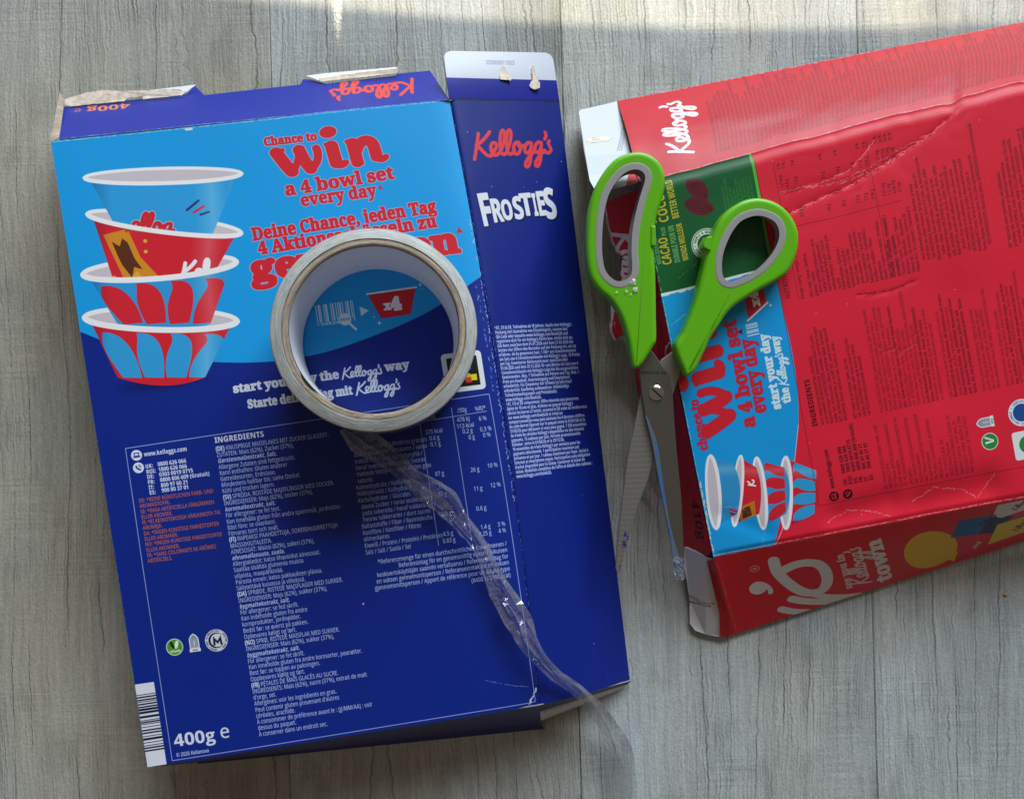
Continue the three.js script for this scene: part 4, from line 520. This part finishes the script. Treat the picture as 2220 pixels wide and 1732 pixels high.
  for (let i = 0; i <= nU; i++) {
    const t = i / nU, q = t * (path.length - 1), k = Math.min(path.length - 2, Math.floor(q)), c = cv.getPoint(t), tan = cv.getTangent(t), dir = new THREE.Vector3(-tan.z, 0, tan.x).normalize();
    const w = (0.74 + 0.36 * smooth(0.78, 0.88, t)) * (path[k][3] + (path[k + 1][3] - path[k][3]) * (q - k)) * (EYE - c.y) / FL, flat = smooth(0.82, 0.9, t), row = [];
    for (let j = 0; j <= nV; j++) {
      let [s, l] = across[j]; const open = j * 2 / nV - 1; s += (open - s) * flat * 0.8; l *= 1 - 0.7 * flat;
      const key = (seg, off) => { const a = (i + off) / seg, m = Math.floor(a), f = a - m; return (hsh(m, j * 31 + seg) * (1 - f) + hsh(m + 1, j * 31 + seg) * f) * 2 - 1; };   // straight between the folds
      const jag = key(11, j * 5 % 11), jag2 = key(4, j * 3 % 4), jag3 = key(2, j % 2), calm = 1 - 0.8 * flat;
      const p = c.clone().addScaledVector(dir, w / 2 * (s + 0.2 * jag * calm + 0.07 * jag2 * calm));
      p.y += 0.0011 * l + (0.0036 * Math.abs(jag) + 0.0011 * Math.abs(jag2) + 0.0013 * jag3) * (1 - 0.9 * flat); p.y = Math.max(p.y, 0.0007 + 0.00015 * j);
      row.push(p);
    }
    G.push(row);
  }
  const pos = [], uv = [];
  for (let i = 0; i < nU; i++) for (let j = 0; j < nV; j++) { const a = G[i][j], b = G[i + 1][j], c = G[i + 1][j + 1], d = G[i][j + 1], fl = (i * 7 + j * 3) % 2; for (const q of fl ? [a, b, c, a, c, d] : [a, b, d, b, c, d]) { pos.push(q.x, q.y, q.z); uv.push(0, 0); } }
  const g = geoFrom(pos, uv, []); g.computeVertexNormals();
  roll.updateMatrixWorld(true); g.applyMatrix4(roll.matrixWorld.clone().invert());
  mesh('loose_end', g, PM({ color: '#e4e5e8', transmission: 0.89, thickness: 0, roughness: 0.06, ior: 1.6, side: THREE.DoubleSide }), roll, 'crumpled clear tape end trailing off the box onto the floor');
}

// ------------------------------------------------------------------ scissors
{
  const sc = thing('scissors', 'open scissors with bright green handles and grey finger rings, lying across the red box end', 'scissors', W(1422, 851, 0.0375));
  sc.rotation.x = THREE.MathUtils.degToRad(4.72 - 90);
  const LH = [-11.9, 12.2, -13.4, 18.1, -14.6, 24.5, -18.3, 36.2, -23.2, 43.9, -28.4, 48.4, -32.4, 54.1, -34.0, 60.5, -34.7, 69.5, -34.2, 80.9, -32.6, 90.3, -29.8, 97.9, -25.7, 104.5, -20.7, 109.5, -14.3, 112.0, -9.2, 112.2, -4.1, 110.4, -0.2, 106.7, 1.7, 101.7, 1.7, 96.0, 0.4, 89.7, -1.5, 83.4, -2.4, 78.3, -2.8, 72.0, -2.8, 65.6, -2.1, 59.3, -1.7, 50.3, -1.4, 37.5, -1.3, 24.5, -2.3, 22.6, -9.3, 12.2];
  const LO = [-31.2, 72.6, -30.3, 84.7, -28.2, 93.5, -24.4, 100.4, -19.3, 105.7, -13.6, 107.9, -9.2, 107.6, -5.6, 105.4, -3.7, 101.7, -3.9, 97.9, -5.8, 91.6, -7.9, 83.4, -9.4, 74.5, -9.6, 65.6, -9.2, 59.9, -9.8, 54.8, -12.3, 51.3, -16.2, 49.3, -20.7, 49.0, -25.2, 51.3, -29.1, 56.1, -30.8, 63.1];
  const RH = [7.8, 22.0, 11.3, 29.1, 16.2, 42.0, 19.8, 56.7, 21.9, 66.3, 25.3, 76.4, 28.4, 82.1, 32.8, 86.6, 38.4, 90.0, 44.8, 91.3, 51.9, 90.0, 57.7, 86.6, 62.0, 81.5, 64.4, 75.8, 64.6, 69.5, 63.2, 63.1, 59.8, 56.7, 54.7, 52.9, 47.7, 49.0, 41.4, 45.2, 35.6, 41.3, 31.8, 37.5, 28.1, 31.7, 24.3, 25.8, 21.2, 18.7, 16.8, 10.3, 12.9, 8.3, 11.6, 10.9];
  const RO = [24.9, 59.9, 25.5, 66.3, 27.3, 72.0, 30.4, 78.3, 34.7, 83.4, 40.4, 86.2, 46.2, 86.9, 51.4, 85.6, 55.9, 82.8, 58.6, 78.3, 59.2, 73.3, 57.9, 68.2, 55.1, 63.1, 50.8, 58.0, 45.1, 53.5, 38.7, 50.3, 32.9, 48.7, 28.3, 50.3, 25.7, 54.1];
  const B1 = [-9.0, 13.1, -8.7, 18.4, -3.5, 21.0, -1.6, 19.2, 6.1, 8.2, 7.8, 0.3, 8.7, -11.9, 10.1, -27.2, 12.7, -50.3, 14.2, -73.5, 15.0, -86.0, 14.1, -89.0, 12.2, -89.2, 10.6, -84.5, 7.3, -69.6, 2.4, -46.4, -2.1, -23.3, -5.7, -8.8, -7.4, 1.8, -8.6, 11.6];
  const B2 = [2.3, 15.8, 9.0, 20.7, 15.0, 22.2, 16.7, 11.6, 12.1, 10.9, 8.2, -1.2, 6.5, -13.4, -0.9, -33.3, -3.0, -41.8, -8.2, -56.4, -12.6, -72.0, -16.3, -87.6, -17.4, -89.6, -18.6, -86.0, -17.9, -75.9, -15.9, -54.1, -13.4, -32.5, -8.8, -8.8, -6.6, 1.8];
  const spline = (n, div, skipFrom = -1) => { const p = V2(n).map((q) => new THREE.Vector3(q.x, q.y, 0)); return new THREE.CatmullRomCurve3(p, true, 'centripetal').getPoints(div).slice(0, -1).map((q) => new THREE.Vector2(q.x, q.y)); };
  const inset = (pts, d) => { const c = THREE.ShapeUtils.isClockWise(pts) ? 1 : -1; return pts.map((p, i) => { const a = pts[(i + pts.length - 1) % pts.length], b = pts[(i + 1) % pts.length], t = b.clone().sub(a).normalize(); return new THREE.Vector2(p.x + c * t.y * d, p.y - c * t.x * d); }); };
  const extr = (outer, holes, z0, z1, bevel, seg = 4) => { const s = new THREE.Shape(outer); for (const h of holes) s.holes.push(new THREE.Path(h)); const g = new THREE.ExtrudeGeometry(s, { depth: z1 - z0 - 2 * bevel, bevelEnabled: bevel > 0, bevelThickness: bevel, bevelSize: bevel, bevelOffset: -bevel, bevelSegments: seg, curveSegments: 1 }); g.translate(0, 0, z0 + bevel); return g; };
  const skin = tooth.clone(); skin.repeat.set(90, 90); skin.needsUpdate = true;
  const green = PM({ color: '#66bd0c', roughness: 0.4, bumpMap: skin, bumpScale: 0.00005, clearcoat: 0.15, clearcoatRoughness: 0.3 });
  const grip = PM({ color: '#9c9a9a', roughness: 0.7 });
  const steelT = (() => { const n = 256, d = new Uint8Array(n * n * 4); for (let j = 0; j < n; j++) for (let i = 0; i < n; i++) { const v = 150 + 55 * noise(i * 0.05, j * 1.3) + 30 * (rnd() - 0.5), k = (j * n + i) * 4; d[k] = d[k + 1] = d[k + 2] = clamp(v, 0, 255); d[k + 3] = 255; } const t = new THREE.DataTexture(d, n, n); t.wrapS = t.wrapT = THREE.RepeatWrapping; t.magFilter = THREE.LinearFilter; t.needsUpdate = true; t.repeat.set(40, 40); return t; })();
  const steel = PM({ color: '#a9a7a3', metalness: 0.65, roughness: 0.38, bumpMap: steelT, bumpScale: 0.00006 });
  const handle = (outer, hole, nub, z0, z1) => {
    const o = spline(outer, 150), h = spline(hole, 90);
    const g = mergeGeometries([extr(o, [inset(h, 0.0002)], z0, z1, 0.0022), extr(V2(nub), [], z0 + 0.002, z1 + 0.0006, 0.0006)]);
    const m = mesh('handle', g, green, sc);
    mesh('finger_grip', extr(h, [inset(h, 0.0025)], z0 - 0.0002, z1 + 0.0002, 0.0014), grip, m);
    return m;
  };
  const leftHandle = handle(LH, LO, [-4.6, 78.3, -2.4, 78.3, -2.2, 69.1, -4.5, 69.1], -0.0045, 0.0075);
  handle(RH, RO, [19.9, 68.5, 19.9, 70.1, 21.5, 73.3, 24.0, 73.6, 23.5, 67.5, 22.6, 66.9], -0.0045, 0.0075);
  for (const [fx, fy, r] of [[-12.6, 52.2, 1.5], [-11.4, 48.6, 1.3], [-15.8, 48, 0.8], [-20.2, 47.4, 0.7], [-13.6, 46.4, 0.5]]) { const g = new THREE.IcosahedronGeometry(r / 1000, 1), q = g.attributes.position; for (let i = 0; i < q.count; i++) { const k = 0.7 + 0.6 * noise(q.getX(i) * 2600 + fx, q.getY(i) * 2600 + q.getZ(i) * 1500); q.setXYZ(i, q.getX(i) * k, q.getY(i) * k * 1.3, q.getZ(i) * 0.35); } g.computeVertexNormals(); g.translate(fx / 1000, fy / 1000, 0.0077); mesh('tape_flake', g, PM({ color: '#f4f6f4', transmission: 0.5, thickness: 0, roughness: 0.15 }), leftHandle); }
  const stamp = card(40, 120, 10, (x) => { x.save(); x.translate(20, 9.6); x.rotate(Math.PI); T(x, 'MADE IN CHINA', 0, 0, 2, { align: 'center', w: 'bold', color: '#35332f' }); x.restore(); }, '#6f6a64');
  const blade = (n, z0, z1, mat) => { const g = extr(V2(n), [], z0, z1, 0.0004, 2), p = g.attributes.position, u = g.attributes.uv; for (let i = 0; i < p.count; i++) u.setXY(i, (p.getX(i) + 0.02) / 0.04, (p.getY(i) + 0.1) / 0.12 - 0.0); return mesh('blade', g, mat, sc); };
  stamp.repeat.set(1, 1);
  const steel2 = steel.clone(); steel2.map = stamp; steel2.color.set('#ffffff'); const t2 = steelT.clone(); t2.repeat.set(2, 6); t2.needsUpdate = true; steel2.bumpMap = t2;
  const b1 = blade(B1, 0.0004, 0.002, steel2);
  const spots = card(40, 120, 10, (x) => { for (let k = 0; k < 46; k++) { const a = 3.4 + rnd() * 5 + (k % 2), b = 88 + rnd() * 24; line(x, [a, b, a + (rnd() - 0.5) * 1.2, b + (rnd() - 0.4) * 1.4], '#59409a', 0.15 + rnd() * 0.5); } for (let k = 0; k < 7; k++) disc(x, 5 + rnd() * 4, 86 + rnd() * 10, 0.5 + rnd() * 0.5, '#5a3fa0'); for (let k = 0; k < 120; k++) line(x, [2, 20 + k * 0.85, 20, 19 + k * 0.85], k % 3 ? 'rgba(90,90,92,.25)' : 'rgba(220,220,222,.3)', 0.18); }, '#9a9895');
  const steel3 = steel2.clone(); steel3.map = spots;
  blade(B2, -0.0014, 0.0002, steel3);
  // bevelled cutting edge with stuck tape film
  const STRIP = [-5.3, -10.4, -2.2, -16.5, 0.9, -25.6, 3.0, -38.7, 5.5, -54.1, 8.8, -69.6, 12.4, -81.3, 13.3, -88.4, 9.8, -83.7, 7.3, -69.6, 2.4, -46.4, -2.1, -23.3];
  { const g = extr(spline(STRIP, 60), [], 0.0017, 0.0023, 0.0002, 1); mesh('film_residue', g, PM({ map: (() => { const n = 128, d = new Uint8Array(n * n * 4); for (let j = 0; j < n; j++) for (let i = 0; i < n; i++) { const k = (j * n + i) * 4, v = fbm(i * 0.08, j * 0.05, 3), w = smooth(-0.25, 0.2, v); d[k] = 62 + 30 * w; d[k + 1] = 84 + 20 * w + 20 * (1 - w); d[k + 2] = 120 + 50 * (1 - w); d[k + 3] = 255; } const t = new THREE.DataTexture(d, n, n); t.colorSpace = THREE.SRGBColorSpace; t.wrapS = t.wrapT = THREE.RepeatWrapping; t.magFilter = THREE.LinearFilter; t.repeat.set(30, 14); t.needsUpdate = true; return t; })(), roughness: 0.3, bumpMap: tooth, bumpScale: 0.0004, clearcoat: 0.5, clearcoatRoughness: 0.2 }), b1); }
  { const pos = [], N = 12, M = 6, P = []; for (let i = 0; i <= N; i++) { const r = []; for (let j = 0; j <= M; j++) r.push([(8.9 + 4.6 * j / M + noise(i * 0.8, j * 0.9 + 3) * 1.1 + i * 0.12) / 1000, (-79.5 - 11.5 * i / N + noise(i, j * 1.3) * 0.6) / 1000, 0.0024 + 0.0022 * Math.abs(noise(i * 0.9 + 5, j * 1.1))]); P.push(r); } for (let i = 0; i < N; i++) for (let j = 0; j < M; j++) for (const q of [P[i][j], P[i + 1][j], P[i + 1][j + 1], P[i][j], P[i + 1][j + 1], P[i][j + 1]]) pos.push(...q); const g = geoFrom(pos, new Array(pos.length / 3 * 2).fill(0), []); g.computeVertexNormals(); mesh('tape_scrap', g, PM({ color: '#e6e8f4', transmission: 0.85, thickness: 0, roughness: 0.18, side: THREE.DoubleSide }), b1); }
  // screw with a slot
  { const s = new THREE.SphereGeometry(0.0051, 40, 12, 0, Math.PI * 2, 0, 0.95); s.rotateX(Math.PI / 2); s.scale(0.88, 0.88, 0.5); s.translate(0, 0, 0.0008); const m = mesh('screw', s, PM({ color: '#d6d6d8', metalness: 1, roughness: 0.14 }), sc); const b = new THREE.BoxGeometry(0.0064, 0.0007, 0.0006); b.rotateZ(-0.75); b.translate(0, 0, 0.0032); mesh('screw_slot', b, PM({ color: '#17171a', metalness: 0.6, roughness: 0.5 }), m); }
}
// ------------------------------------------------------------------ crumb
{ const g = new THREE.IcosahedronGeometry(0.0008, 1), p = g.attributes.position; for (let i = 0; i < p.count; i++) { const k = 1 + 0.35 * noise(p.getX(i) * 2500, p.getZ(i) * 2500 + p.getY(i) * 900); p.setXYZ(i, p.getX(i) * k * 1.4, p.getY(i) * k * 0.7, p.getZ(i) * k); } g.computeVertexNormals(); g.translate(0, 0.0005, 0); const m = mesh('crumb', g, PM({ color: '#b99a6a', roughness: 1 })); m.position.copy(W(2181, 1289, 0)); m.userData = { label: 'tiny tan cereal crumb on the bare floor below the red box', category: 'crumb' }; }

renderer.render(scene, camera);
